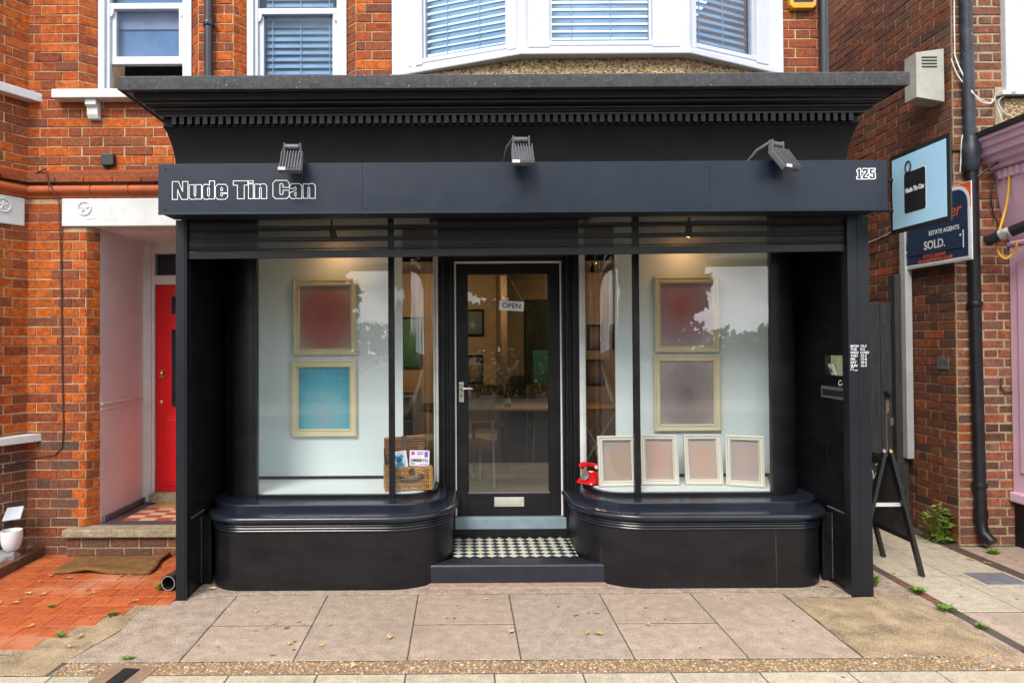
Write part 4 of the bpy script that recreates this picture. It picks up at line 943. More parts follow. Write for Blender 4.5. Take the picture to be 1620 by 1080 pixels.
for s in (-1, 1):
    MB().sweep(mirror(stall, s), [(0, .004), (0, .402)]).build('stall_riser', BLK, shop, smooth=True)
    sp = [(-.02, .398), (.002, .398), (.011, .402), (.012, .407), (.009, .412), (-.004, .414), (-.004, .417), (.013, .420), (.014, .425), (.011, .430), (-.003, .432), (-.003, .435), (.015, .438), (.016, .443), (.013, .448), (.0, .450), (.0, .455), (.012, .459), (.034, .464), (.043, .474), (.046, .486), (.042, .498), (.032, .506), (.016, .509), (-.17, .512)]
    MB().sweep(mirror(stall, s), sp).build('stall_moulding', BLKG, shop, smooth=True)
    MB().sweep(mirror(step2, s), [(-.03, .508), (0, .509), (.002, .548), (-.004, .555), (-.21, .558)]).build('sill_step', BLKG, shop, smooth=True)
    gp = glassp + [(1.862, 4.90, 0, -1)]
    MB().sweep(mirror(gp, s), [(-.03, .555), (.012, .555), (.012, .580), (-.03, .580)], True).build('sill_frame', BLK, shop, smooth=True)
    MB().sweep(mirror(colm, s), [(0, .556), (0, 2.63)]).build('window_column', BLK, shop, smooth=True)
    X = lambda p: XC + s * p
    a, b = sorted((X(1.847), X(1.872))); boxo('window_jamb', BLK, shop, a, b, 4.876, 4.93, .557, 2.63, bevel=.003)
    a, b = sorted((X(.860), X(.902))); boxo('mullion', BLK, shop, a, b, 4.872, 4.925, .558, 2.63, bevel=.004)
    a, b = sorted((X(.900), X(1.849))); boxo('window_pane', GLASS, shop, a, b, 4.896, 4.901, .578, 2.62)
    MB().sweep(mirror(glassp + [(.862, 4.90, 0, -1)], s), [(.0, .578), (.0, 2.62)]).build('curved_pane', GLASSC, shop, smooth='all')
    a, b = sorted((X(.548), X(.598))); boxo('end_stile', M('stile_white' if s < 0 else 'stile_white_right', (.70, .73, .70), .6), shop, a, b, 5.335, 5.395, .556, 2.63, bevel=.003)
    # display niche
    fp = [(.59, 5.40), (.59, 5.13)] + [(p + .012, y + .012) for p, y, _, _ in arc(.803, 5.13, .215, PI, 1.5 * PI, 8)] + [(1.86, 4.93), (2.05, 5.43), (.59, 5.43)]
    MB().extr([(X(p), y, .52) for p, y in fp], (0, 0, .066)).build('display_floor', DISP, shop)
    a, b = sorted((X(.845), X(2.06))); boxo('display_back', DISP, shop, a, b, 5.40, 5.425, .618, 2.63); boxo('display_gap', DARK, shop, a, b, 5.43, 5.44, .56, .63)
    MB().extr([(X(1.868), 4.93, .586), (X(2.06), 5.398, .586), (X(2.075), 5.398, .586), (X(1.88), 4.93, .586)], (0, 0, 2.04)).build('display_side', DISP, shop)
    a, b = sorted((X(.62), X(2.06))); boxo('display_ceiling', DISP, shop, a, b, 4.95, 5.43, 2.605, 2.621)
# door surround and leaf
YD = 5.385
def jamb(p0, p1, y0, y1, z0=.205, z1=2.63, mat=BLK, nm='door_surround'):
    for s in (-1, 1):
        a, b = sorted((XC - .008 + s * p0, XC - .008 + s * p1)); boxo(nm, mat, shop, a, b, y0, y1, z0, z1, bevel=.004)
jamb(.424, .446, YD - .045, YD + .06); jamb(.446, .468, YD - .065, YD + .06); jamb(.468, .500, YD - .05, YD + .06); jamb(.50, .528, YD - .075, YD + .06); jamb(.528, .552, YD - .055, YD + .06)
jamb(.412, .424, YD - .012, YD + .05, .30, 2.305, WHITE, 'door_frame')
boxo('door_frame', WHITE, shop, XC - .008 - .424, XC - .008 + .424, YD - .0125, YD + .05, 2.292, 2.305)
for z0, z1, y in ((2.305, 2.33, .045), (2.33, 2.352, .065), (2.352, 2.385, .05), (2.385, 2.64, .072)): boxo('door_head', BLK, shop, XC - .43, XC + .414, YD - y, YD + .06, z0, z1, bevel=.004)
XD = XC - .008
door = boxo('shop_door', BLK, shop, XD - .410, XD - .325, YD, YD + .045, .302, 2.290, bevel=.004)
boxo('stile', BLK, door, XD + .325, XD + .410, YD, YD + .045, .302, 2.290, bevel=.004)
boxo('top_rail', BLK, door, XD - .325, XD + .325, YD, YD + .045, 2.205, 2.290, bevel=.004); boxo('bottom_rail', BLK, door, XD - .325, XD + .325, YD, YD + .045, .302, .475, bevel=.004)
boxo('door_pane', GLASSD, door, XD - .324, XD + .324, YD + .02, YD + .026, .474, 2.206)
boxo('beading', M('grey_bead', (.16, .16, .165), .5), door, XD - .326, XD + .326, YD + .008, YD + .02, .473, .484); boxo('beading', BLK, door, XD - .326, XD - .316, YD + .008, YD + .02, .484, 2.205); boxo('beading', BLK, door, XD + .316, XD + .326, YD + .008, YD + .02, .484, 2.205)
hp = boxo('handle_plate', STEEL, door, XD - .392, XD - .353, YD - .009, YD - .001, 1.196, 1.352, bevel=.003)
MB().tube([(XD - .372, YD - .006, 1.305), (XD - .372, YD - .045, 1.305), (XD - .362, YD - .055, 1.305), (XD - .285, YD - .055, 1.304)], .0085, 10).build('lever', STEEL, hp, smooth=True)
MB().lathe([(.007, 0), (.007, -.0015)], (XD - .372, YD - .0092, 1.250), 10, 'Y').box(XD - .375, XD - .369, YD - .0105, YD - .009, 1.232, 1.248).build('keyhole', BLACKM, hp)
lt = boxo('letter_box', M('satin_silver', (.60, .59, .53), .38, metal=.5), door, XD - .118, XD + .118, YD - .008, YD - .001, .372, .446, bevel=.003); boxo('flap', M('satin_silver_flap', (.56, .55, .48), .42, metal=.4), lt, XD - .092, XD + .092, YD - .012, YD - .0075, .388, .430, bevel=.003)
thr = boxo('threshold', M('blue_grey_paint', (.22, .29, .33), .5, (.16, .21, .25), 6, .1, 50), shop, XC - .437, XC + .437, 5.335, 5.44, .205, .296, bevel=.006)
boxo('riser', BLK, shop, XC - .445, XC + .445, 5.345, 5.40, .13, .206)
# step and diamond tiles
stp = MB(); pts = [(XC - .605, 4.703), (XC + .605, 4.703), (XC + .47, 4.842), (XC + .446, 4.90), (XC + .446, 5.36), (XC - .446, 5.36), (XC - .446, 4.90), (XC - .47, 4.842)]
stp.extr([(x, y, .004) for x, y in pts], (0, 0, .134)); step = stp.build('step', M('step_paint', (.017, .021, .031), .42, (.009, .0105, .016), 5, .2, 40, chips=(.3, .3, .28), chip_at=.75), shop, bevel=.014)
TB = M('black_tile', (.016, .018, .03), .3, (.010, .012, .02), 20); TW = M('cream_white_tile', (.62, .60, .48), .35, (.5, .47, .36), 14)
def clip(poly, f):
    out = []
    for i in range(len(poly)):
        a, b = poly[i], poly[(i + 1) % len(poly)]; fa, fb = f(a), f(b)
        if fa >= 0: out.append(a)
        if fa * fb < 0: k = fa / (fa - fb); out.append((a[0] + (b[0] - a[0]) * k, a[1] + (b[1] - a[1]) * k))
    return out
tx0, tx1, ty0, ty1 = XC - .447, XC + .447, 4.850, 5.338
dgx, dgy = .0790, .0790
_tm = {}
for j in range(-1, 15):
    for i in range(-1, 13):
        for kx, col in ((0, TB), (1, TW)):
            cx = tx0 + i * dgx + (kx * dgx / 2) ; cy = ty0 + j * dgy / 1.0 + (kx * dgy / 2)
            hx, hy = dgx / 2 - .0008, dgy / 2 - .0008
            poly = [(cx - hx, cy), (cx, cy - hy), (cx + hx, cy), (cx, cy + hy)]
            full = cx - hx > tx0 and cx + hx < tx1 and cy - hy > ty0 and cy + hy < ty1
            for f in (lambda p: p[0] - tx0, lambda p: tx1 - p[0], lambda p: p[1] - ty0, lambda p: ty1 - p[1]):
                if poly: poly = clip(poly, f)
            if len(poly) < 3: continue
            key = ('full', kx) if full else None
            if key and key in _tm: me = _tm[key]
            else:
                mb = MB(); mb.extr([(p[0] - cx, p[1] - cy, 0) for p in poly], (0, 0, .0048)); me = mb.mesh('tile'); me.materials.append(col)
                if key: _tm[key] = me
            link('tile', me, None, step, Matrix.Translation((cx, cy, .1365 + random.uniform(0, .0006))))
boxo('grout', M('grout', (.40, .38, .32), .9), step, tx0, tx1, ty0, ty1, .130, .1395)
# OPEN sign on a cord inside the door glass
op = thing('hanging_sign', 'small white OPEN sign hanging tilted on a cord inside the shop door', 'sign', (XD + .05, YD - .01, 1.95))
rot = Matrix.Translation((XD + .030, YD + .010, 1.955)) @ Matrix.Rotation(R(4), 4, 'Y')
mb = MB().box(-.098, .098, -.003, .003, -.038, .038); mb.v = [tuple(rot @ Vector(v)) for v in mb.v]; mb.build('plate', WHITE, op, bevel=.002)
text('lettering', 'OPEN', .056, rot @ Matrix.Translation((0, -.0042, -.001)) @ Matrix.Rotation(R(90), 4, 'X'), BLACKM, op, offset=.0008, ext=.0006, space=1.05)
MB().tube([tuple(rot @ Vector((-.09, 0, .036))), (XD + .005, YD + .010, 2.20), tuple(rot @ Vector((.09, 0, .036)))], .0018, 5).build('cord', M('string', (.6, .5, .33), .9), op)
# cracked filler lines where the lobby panels meet the posts and plinth
CAULK = M('cracked_caulk', (.16, .155, .15), .8, (.015, .015, .015), 30)
boxo('caulk_line', CAULK, spl, -1.8258, -1.8235, 4.518, 4.524, .02, 2.2); boxo('caulk_line', CAULK, spl, -1.8118, -1.8095, 4.724, 4.7295, .02, .47); boxo('caulk_line', CAULK, spr, 2.5592, 2.5617, 4.724, 4.7295, .02, .47)
boxo('caulk_line', CAULK, spl, -1.8122, -1.8255, 4.55, 4.80, .5005, .5055); boxo('caulk_line', CAULK, spr, 2.564, 2.5775, 4.53, 4.80, .5005, .5055)
# ================================================================ RIGHT HOUSE (dark brick corner) AND PINK SHOP FRONT
h3 = thing('brick_house', 'dark red brick building with a smoke stained corner right of the alley', 'house', (4.4, 5.8, 0))
XS, YR = 4.02, 5.52
frS, lS = frame2((XS, 9.0), (XS, YR)); frR, lR = frame2((XS, YR), (5.4, YR))
wall3 = MB()
def m3s(s, z):
    r = random.random()
    if s > lS - .12: return BR_SM if r < .7 else BR_DK
    return BR_DK if r < .94 else BR_BR
def m3f(s, z):
    r = random.random()
    if .78 < z < .95: return BR_BR if s < .16 else BR_DK
    if s < .16: return BR_SM if r < .6 else BR_FR
    return BR_FR if r < .8 else BR_SM
wall_rects(h3, frS, [(0, lS, 0, 5.4)], m3s, wall3, phase=.07, zoff=.01); wall3r = MB(); wall_rects(h3, frR, [(0, .62, 0, 3.30), (0, .41, 3.30, 5.4)], m3f, wall3r, phase=.0, zoff=.01, jt=.017, hs=.88)
wall3.build('wall', MORTAR_D, h3); wall3r.build('wall', MORTAR_R, h3); lay_bricks(h3)
boxo('house_body', MORTAR_D, h3, XS + .07, 8, YR + .07, 12, 0, 5.6)  # unseen box added behind the brick faces to stop light
boxo('pebbledash_panel', PEBB, h3, 4.42, 5.4, YR - .03, YR + .05, 3.05, 3.62); boxo('cement_patch', M('cement_smear', (.42, .36, .24), .9, (.3, .24, .15), 12, .4, 60), h3, 4.36, 4.44, YR - .012, YR + .02, 3.1, 3.72, bevel=.006)
MB().extr([(4.36, YR, 3.64), (4.36, YR - .09, 3.63), (5.4, YR - .09, 3.63), (5.4, YR, 3.64)], (0, 0, .035)).build('sill', SILLW, h3, bevel=.005)
wb = boxo('window', UPVC, h3, 4.425, 4.60, YR - .05, YR + .06, 3.675, 5.35, bevel=.008); boxo('window_reveal', UPVC, wb, 4.60, 5.4, YR - .02, YR + .05, 3.675, 5.35)
plate = boxo('number_plate', M('grey_slate_plate', (.13, .13, .13), .5, (.10, .10, .10), 9), h3, XS - .012, XS - .005, 5.60, 5.735, 1.42, 1.525, bevel=.002)
text('number', '127A', .055, face_left(XS - .0125, 5.668, 1.472), M('engraved', (.06, .06, .06), .7), plate, offset=.0005, ext=.0005, sx=.9)
boxo('corbel_course', BR_SM, h3, XS - .025, XS + .2, YR - .025, YR + .01, 3.20, 3.25, bevel=.004)
# pink shop front: side return of its cornice and pilaster
pk = thing('pink_shop_front', 'pink painted shop front corner at the right edge of the picture', 'shop front', (4.6, 5.3, 0))
PX0, PY0 = 4.50, 4.35
def pret(o): return [(PX0 - o, YR - .008), (PX0 - o, PY0 - o), (6.4, PY0 - o)]
def pcorn(prof, name, mat):
    mb = MB(); m = len(prof); vs = []; fs = []
    for c in range(3):
        for o, z in prof: vs.append((*pret(o * 1.2)[c], 2.42 + (z - 2.42) * 1.277))
    for c in range(2):
        for i in range(m - 1): fs.append((c * m + i, (c + 1) * m + i, (c + 1) * m + i + 1, c * m + i + 1))
    return mb.add(vs, fs).build(name, mat, pk, smooth=True)
pcorn([(.02, 2.42), (.05, 2.42), (.055, 2.435), (.045, 2.45), (.06, 2.48), (.10, 2.70), (.125, 2.85), (.125, 2.90)], 'frieze', PINK)
pcorn([(.125, 2.90), (.16, 2.905), (.165, 2.93), (.20, 2.945), (.21, 2.975), (.235, 2.985), (.245, 3.02), (.262, 3.03), (.27, 3.065), (.29, 3.07), (.29, 3.095)], 'cornice', PINK)
pcorn([(.28, 3.09), (.305, 3.093), (.305, 3.125), (-.3, 3.20)], 'roof_felt', BLACKM)
y = PY0
while y < YR - .05: boxo('dentil', PINK, pk, PX0 - .175, PX0 - .14, y, y + .03, 2.955, 3.02); y += .06
boxo('pilaster', PINK, pk, PX0 - .05, PX0 + .3, PY0, YR - .01, .42, 2.42, bevel=.008); boxo('pilaster_panel', PINK, pk, PX0 - .062, PX0 - .049, PY0 + .1, YR - .10, .60, 2.3, bevel=.006)
boxo('plinth', PINK, pk, PX0 - .085, PX0 + .3, PY0, YR - .01, .36, .44, bevel=.012); boxo('plinth_base', BLK, pk, PX0 - .04, PX0 + .3, PY0 + .02, YR - .01, .004, .36, bevel=.006)
boxo('shop_box', PINK, pk, PX0 + .3, 6.4, PY0 + .1, YR - .01, .004, 3.08)
# gate in the alley
gt = thing('wooden_gate', 'weathered black plank gate at the back of the narrow alley', 'gate', (3.4, 6.1, 0))
GW = M('worn_black_wood', (.034, .034, .036), .7, (.012, .012, .013), 5, .35, 40, chips=(.20, .19, .18), chip_at=.66, stretch=(6, 6, .7))
x = 2.96; i = 0
while x < 3.86: boxo('plank', GW, gt, x + .002, x + .098, 6.10, 6.125, .03, 2.0 + random.uniform(-.006, .004), bevel=.003); x += .1
boxo('post', GW, gt, 3.87, 3.975, 6.06, 6.16, .0, 2.25, bevel=.004); boxo('ledge', GW, gt, 2.96, 3.865, 6.128, 6.16, 1.6, 1.7); boxo('ledge', GW, gt, 2.96, 3.865, 6.128, 6.16, .3, .4)
MB().lathe([(.012, 0), (.012, -.03), (.026, -.04), (.03, -.055), (.022, -.068), (.004, -.072)], (3.80, 6.10, 1.20), 14, 'Y').build('knob', BLACKM, gt, smooth=True)
boxo('lock_plate', STEEL, gt, 3.835, 3.862, 6.092, 6.099, .90, .97); MB().tube([(3.802, 6.095, 1.16), (3.802, 6.095, .12)], .004, 6).build('rod', M('rusty', (.25, .15, .1), .8), gt)
boxo('wear_patch', M('bare_wood', (.24, .18, .12), .9, (.1, .08, .06), 20), gt, 3.80, 3.83, 6.0985, 6.1, 1.02, 1.14)
# estate agent board on a post against the side wall
es = thing('estate_board', 'navy estate agents SOLD board on a grey post against the side wall', 'sign', (3.95, 6.0, .62))
EN = M('board_navy', (.018, .038, .082), .35, (.016, .034, .074), 3); EO = M('board_orange', (.78, .12, .02), .35); EW = M('board_white', (.80, .82, .85), .35)
boxo('post', M('grey_post', (.40, .40, .41), .55, (.33, .33, .34), 6), es, 3.925, 3.985, 6.00, 6.075, .62, 2.95, bevel=.004)
bx0, bx1 = 3.945, 3.95
Y0, Y1, Z0, Z1 = 5.235, 6.055, 2.285, 2.895
bd = boxo('board', EW, es, bx0, bx1 + .002, Y0, Y1, Z0, Z1)
MB().box(bx0 - .0015, bx0 - .0002, Y0 + .004, Y0 + .20, Z1 - .20, Z1 - .004).build('corner', EO, bd)
def rr(y0, y1, z0, z1, r, x, th):      # board outline with its near upper corner rounded
    pts = [(x, y1, z0), (x, y0, z0), (x, y0, z1 - r)] + [(x, y0 + r - r * math.cos(a), z1 - r + r * math.sin(a)) for a in [R(15 * k) for k in range(1, 6)]] + [(x, y0 + r, z1), (x, y1, z1)]
    return MB().extr(pts, (th, 0, 0))
rr(Y0 + .012, Y1 - .004, Z0 + .012, Z1 - .012, .14, bx0 - .003, .0012).build('white_border', EW, bd); rr(Y0 + .034, Y1 - .004, Z0 + .034, Z1 - .04, .12, bx0 - .0045, .0012).build('navy_field', EN, bd)
boxo('sold_slip', EN, bd, bx0 - .0085, bx0 - .0055, Y0 + .085, Y1 - .03, Z0 + .108, Z0 + .238); boxo('slip_edge', EW, bd, bx0 - .0080, bx0 - .0050, Y0 + .080, Y0 + .084, Z0 + .104, Z0 + .242)
for yy, zz in ((Y0 + .11, Z0 + .205), (Y1 - .06, Z0 + .15)): MB().lathe([(.008, 0), (.007, -.003)], (bx0 - .0086, yy, zz), 10, 'X').build('bolt', EW, bd)
ym = (Y0 + Y1) / 2
text('lettering', 'paul barker', .15, face_left(bx0 - .0049, ym + .02, Z0 + .41), EO, bd, offset=.001, ext=.0005, shear=.3, sx=.92)
text('lettering', 'ESTATE AGENTS', .050, face_left(bx0 - .0049, 5.535, Z0 + .272), EW, bd, offset=.0008, ext=.0005, sx=.95)
text('lettering', 'SOLD.', .098, face_left(bx0 - .0089, 5.64, Z0 + .172), EW, bd, offset=.0018, ext=.0005, sx=.95)
text('lettering', '01727 223344', .046, face_left(bx0 - .0049, 5.65, Z0 + .086), EO, bd, offset=.0008, ext=.0005); text('lettering', 'www.paul-barker.co.uk', .044, face_left(bx0 - .0049, 5.645, Z0 + .052), EO, bd, offset=.0008, ext=.0005)
# projecting shop sign
ps_ = thing('projecting_sign', 'pale blue square projecting sign with a black can and black border', 'sign', (2.86, 4.25, 2.35))
SX = 2.858; Sy0, Sy1, Sz0, Sz1 = 3.952, 4.508, 2.362, 2.880
boxo('panel', BLACKM, ps_, SX, SX + .010, Sy0, Sy1, Sz0, Sz1, bevel=.002)
bl = M('sign_blue', (.36, .60, .76), .35, (.34, .57, .73), 3)
boxo('face', bl, ps_, SX - .002, SX + .0, Sy0 + .030, Sy1 - .026, Sz0 + .030, Sz1 - .030)
cy0, cy1, cz0, cz1 = 4.160, 4.360, 2.475, 2.735
can = [(SX - .0035, cy0 + .008, cz0), (SX - .0035, cy1 - .008, cz0), (SX - .0035, cy1, cz0 + .014), (SX - .0035, cy1, cz1 - .014), (SX - .0035, cy1 - .008, cz1), (SX - .0035, cy0 + .008, cz1), (SX - .0035, cy0, cz1 - .014), (SX - .0035, cy0, cz0 + .014)]
MB().extr([(x + .0008, y + (.004 if y > 4.26 else -.004), z + (.003 if z > 2.6 else -.003)) for x, y, z in can], (.0008, 0, 0)).build('can_outline', EW, ps_)
MB().extr(can, (.0008, 0, 0)).build('can', PLASTB, ps_)
MB().tube([(SX - .004, 4.318 + .026 * math.cos(k * R(20)), 2.768 + .036 * math.sin(k * R(20))) for k in range(19)], .0055, 6, False).build('ring', BLACKM, ps_)
text('lettering', 'Nude Tin Can', .040, face_left(SX - .0042, (cy0 + cy1) / 2, 2.618), EW, ps_, offset=.0022, ext=.0004, sx=.76)
MB().tube([(SX + .014, 4.49, 2.72), (2.66, 4.42, 2.72)], .014, 10).build('bracket', BLACKM, ps_); MB().tube([(SX + .014, 4.49, 2.52), (2.66, 4.42, 2.52)], .014, 10).build('bracket', BLACKM, ps_)
MB().tube([(2.50, 4.50, 2.79), (2.60, 4.6, 2.84), (2.72, 4.7, 2.82), (2.80, 4.75, 2.78)], .008, 6).build('lead', BLACKM, ps_, smooth=True)
# metal vent box
vb = thing('vent_box', 'grey metal vent box with slots high on the side wall', 'vent', (3.88, 5.62, 3.66))
VM = M('vent_metal', (.40, .39, .34), .55, (.30, .29, .24), 7, .1, 50)
MB().extr([(3.755, 5.56, 3.66), (3.985, 5.56, 3.62), (3.985, 5.56, 4.06), (3.755, 5.56, 4.03)], (0, .15, 0)).build('case', VM, vb, bevel=.004)
for k in range(4): boxo('slot', DARK, vb, 3.80, 3.925, 5.556, 5.562, 3.905 + k * .026, 3.915 + k * .026)
# tall downpipe at the corner, leaning
pr3 = pipe('tall black cast iron downpipe on the right brick corner', [(4.125, YR - .06, 3.02), (4.135, YR - .06, 1.5), (4.15, YR - .06, .22), (4.155, YR - .075, .12), (4.175, YR - .14, .065)], .042, PIPEB, [(4.147, YR - .06, .50), (4.132, YR - .06, 1.95)])
MB().tube([(4.085, YR - .055, 5.4), (4.115, YR - .055, 3.28)], .044, 18).build('upper_pipe', PIPEU, pr3, smooth=True)
MB().lathe([(.05, 3.02), (.062, 3.05), (.062, 3.10), (.066, 3.12), (.066, 3.20), (.06, 3.22), (.047, 3.30)], (4.12, YR - .058, 0), 16).build('collar', PIPEU, pr3, smooth=True)
MB().tube([(4.149, YR - .06, .30), (4.150, YR - .06, .24)], .049, 18).build('collar', PIPEB, pr3, smooth=True)
boxo('lead_patch', M('lead_sheet', (.30, .31, .33), .5, (.2, .2, .22), 14, .3, 50), pr3, 4.17, 4.30, YR - .05, YR - .005, 3.13, 3.235, bevel=.01)
# black pole stub with torn wrapping, cables
pole = thing('awning_pole', 'black weathered pole sticking out beside the pink cornice', 'pole', (4.3, 5.4, 2.4))
MB().tube([(4.15, 5.36, 2.44), (4.40, 4.95, 2.60)], .042, 14).build('pole', PIPEB, pole, smooth=True); MB().tube([(4.20, 5.28, 2.472), (4.235, 5.22, 2.494)], .044, 14).build('torn_wrap', M('torn_wrap', (.55, .52, .48), .9, (.08, .07, .06), 22, .5, 60), pole, smooth=True)
def cable(label, pts, r, mat):
    P = [Vector(p) for p in pts]; out = []
    for i in range(len(P) - 1):
        p0, p1, p2, p3 = P[max(i - 1, 0)], P[i], P[i + 1], P[min(i + 2, len(P) - 1)]
        for k in range(6):
            t = k / 6; out.append(tuple(.5 * ((2 * p1) + (-p0 + p2) * t + (2 * p0 - 5 * p1 + 4 * p2 - p3) * t * t + (-p0 + 3 * p1 - 3 * p2 + p3) * t ** 3)))
    out.append(tuple(P[-1]))
    return tag(MB().tube(out, r, 7).build('cable', mat, smooth=True), label, 'cable')
CW = M('white_cable', (.68, .66, .62), .5); CY = M('yellow_cable', (.80, .42, .01), .45); CB = M('black_cable', (.015, .015, .016), .5)
cable('yellow cable looping down beside the pink cornice', [(4.42, YR - .05, 3.18), (4.36, YR - .12, 3.15), (4.345, YR - .16, 3.0), (4.32, YR - .16, 2.75), (4.24, YR - .16, 2.45), (4.235, YR - .18, 2.34), (4.28, YR - .20, 2.30), (4.34, YR - .21, 2.37), (4.36, YR - .2, 2.43)], .009, CY)
cable('thin white cable running down the dark brick corner', [(4.05, YR - .02, 5.35), (4.035, YR - .02, 4.6), (4.03, YR - .02, 4.1), (4.04, YR - .03, 3.92), (4.13, YR - .11, 3.60), (4.24, YR - .11, 3.55), (4.33, YR - .02, 3.62)], .005, CW)
cable('second white cable looping from the vent box to the junction', [(4.0, YR - .02, 3.95), (4.05, YR - .03, 3.80), (4.12, YR - .11, 3.62), (4.22, YR - .11, 3.56), (4.33, YR - .03, 3.60), (4.35, YR - .03, 3.66)], .0045, CW)
cable('white cable drooping under the white sill', [(4.46, YR - .11, 3.66), (4.36, YR - .05, 3.6), (4.40, YR - .05, 3.50), (4.52, YR - .05, 3.42), (4.56, YR - .06, 3.24)], .0045, CW)
cable('white cable sagging across the pebbledash', [(4.34, YR - .05, 3.56), (4.40, YR - .05, 3.40), (4.52, YR - .05, 3.30), (4.70, YR - .06, 3.24)], .0045, CW)
cable('short white cable behind the blue sign on brick', [(4.12, YR - .03, 3.40), (4.07, YR - .03, 3.30), (4.06, YR - .03, 3.15), (4.05, YR - .03, 3.02)], .0045, CW)
cable('white cable crossing the alley wall below the blue sign', [(XS - .012, 6.9, 2.60), (XS - .012, 6.5, 2.64), (XS - .012, 6.1, 2.70), (XS - .012, 5.8, 2.74)], .0045, CW)
cable('black cable stretched across the pipe to the pink cornice', [(4.02, YR - .04, 2.86), (4.18, YR - .11, 3.0), (4.26, YR - .12, 3.06), (4.36, YR - .1, 3.10)], .007, CB)
cable('black cable hanging along the pink cornice', [(4.36, YR - .06, 3.05), (4.28, YR - .06, 2.86), (4.31, YR - .03, 2.7), (4.37, YR - .03, 2.55), (4.44, YR - .03, 2.45)], .005, CB)
cable('short black cable tail on the brick beside the pink pilaster', [(4.37, YR - .012, 1.35), (4.36, YR - .02, 1.28), (4.40, YR - .02, 1.235), (4.48, YR - .02, 1.25)], .005, CB)
# chalk A-board
ab = thing('chalkboard_sign', 'black A-frame chalkboard standing in the alley behind the shutter post', 'sign', (3.0, 5.03, 0))
AW = M('aboard_black_wood', (.014, .013, .013), .4, (.010, .010, .010), 6); CHK = M('chalkboard', (.035, .037, .04), .6, (.085, .088, .09), 5, .05, 40)
ya, yb, xm, zt = 4.815, 5.255, 3.005, .875
for s in (-1, 1):
    foot = xm + s * .232
    for y in (ya, yb):
        w = .021
        MB().hexa([(foot - .013, y - w, .004), (foot + .013, y - w, .004), (foot + .013, y + w, .004), (foot - .013, y + w, .004), (xm + s * .022 - .013, y - w, zt), (xm + s * .022 + .013, y - w, zt), (xm + s * .022 + .013, y + w, zt), (xm + s * .022 - .013, y + w, zt)]).build('leg', AW, ab, bevel=.003)
    q = lambda z: xm + s * (.022 + (.232 - .022) * (zt - z) / zt)
    for z0, z1 in ((.80, .84), (.235, .265)): MB().hexa([(q(z0) - .011, ya + .02, z0), (q(z0) + .011, ya + .02, z0), (q(z0) + .011, yb - .02, z0), (q(z0) - .011, yb - .02, z0), (q(z1) - .011, ya + .02, z1), (q(z1) + .011, ya + .02, z1), (q(z1) + .011, yb - .02, z1), (q(z1) - .011, yb - .02, z1)]).build('rail', AW, ab)
    MB().hexa([(q(.26) - .004, ya + .02, .26), (q(.26) + .004, ya + .02, .26), (q(.26) + .004, yb - .02, .26), (q(.26) - .004, yb - .02, .26), (q(.81) - .004, ya + .02, .81), (q(.81) + .004, ya + .02, .81), (q(.81) + .004, yb - .02, .81), (q(.81) - .004, yb - .02, .81)]).build('chalk_panel', CHK, ab)
    MB().lathe([(.004, 0), (.014, .004), (.012, .02), (.004, .026)], (xm + s * .024, ya - .0, zt - .004), 10).build('hinge_cap', BRASS if s > 0 else STEEL, ab)
boxo('stay_bar', M('white_stay', (.60, .60, .58), .5), ab, xm - .135, xm + .135, ya + .02, ya + .035, .488, .512)
sl_ = math.atan2(.21, zt)
for tx, y, z, sz in (('ON', 4.915, .705, .085), ('ts', 4.93, .615, .075), ('"', 4.87, .765, .06)):
    xq = xm - (.022 + .21 * (zt - z) / zt) - .0055
    text('chalk_writing', tx, sz, Matrix.Translation((xq, y, z)) @ Matrix.Rotation(R(-90), 4, 'Z') @ Matrix.Rotation(R(90) - sl_, 4, 'X'), LETTER, ab, offset=-.0005, ext=.0003, shear=.25)
# ================================================================ FASCIA FLOODLIGHTS
def flood(label, X, turn, Z=2.79):
    t = thing('floodlight', label, 'floodlight', group='floodlights on the fascia', mat=Matrix.Translation((X, 4.21, Z)) @ Matrix.Rotation(turn, 4, 'Z') @ Matrix.Scale(.9, 4))
    FM = MATS.get('flood_metal') or M('flood_metal', (.10, .10, .105), .4, (.06, .06, .065), 9, .1, 60, chips=(.3, .3, .3), chip_at=.72)
    hd = MB(); hd.hexa([(-.078, -.19, -.095), (.078, -.19, -.095), (.078, -.16, -.115), (-.078, -.16, -.115), (-.070, -.085, .045), (.070, -.085, .045), (.070, -.045, .030), (-.070, -.045, .030)])
    hd.build('head', FM, t, bevel=.006, local=True)
    for k in range(8):
        x = -.066 + k * .0189
        MB().hexa([(x - .0025, -.200, -.085), (x + .0025, -.200, -.085), (x + .0025, -.17, -.09), (x - .0025, -.17, -.09), (x - .0025, -.108, .055), (x + .0025, -.108, .055), (x + .0025, -.06, .05), (x - .0025, -.06, .05)]).build('fin', FM, t, local=True)
    MB().box(-.075, -.028, -.203, -.1955, -.1, -.082).build('sticker', WHITE, t, local=True)
    MB().tube([(-.05, -.065, .088), (.04, -.065, .088)], .022, 14).build('motor', FM, t, smooth=True, local=True)
    for x in (-.062, .045): MB().hexa([(x, -.085, .02), (x + .012, -.085, .02), (x + .012, -.045, .02), (x, -.045, .02), (x, -.085, .115), (x + .012, -.085, .115), (x + .012, -.045, .115), (x, -.045, .115)]).build('bracket', FM, t, bevel=.005, local=True)
    MB().tube([(-.056, -.06, .10), (-.09, .02, .06), (-.10, .12, -.03), (-.10, .20, -.075)], .011, 9).build('arm', FM, t, smooth=True, local=True)
flood('floodlight above the white shop lettering at the left of the fascia', -1.03, R(4)); flood('floodlight above the middle of the fascia over the shop door', .372, R(2), 2.825)
flood('floodlight turned aside at the right of the fascia near the number', 1.915, R(28))
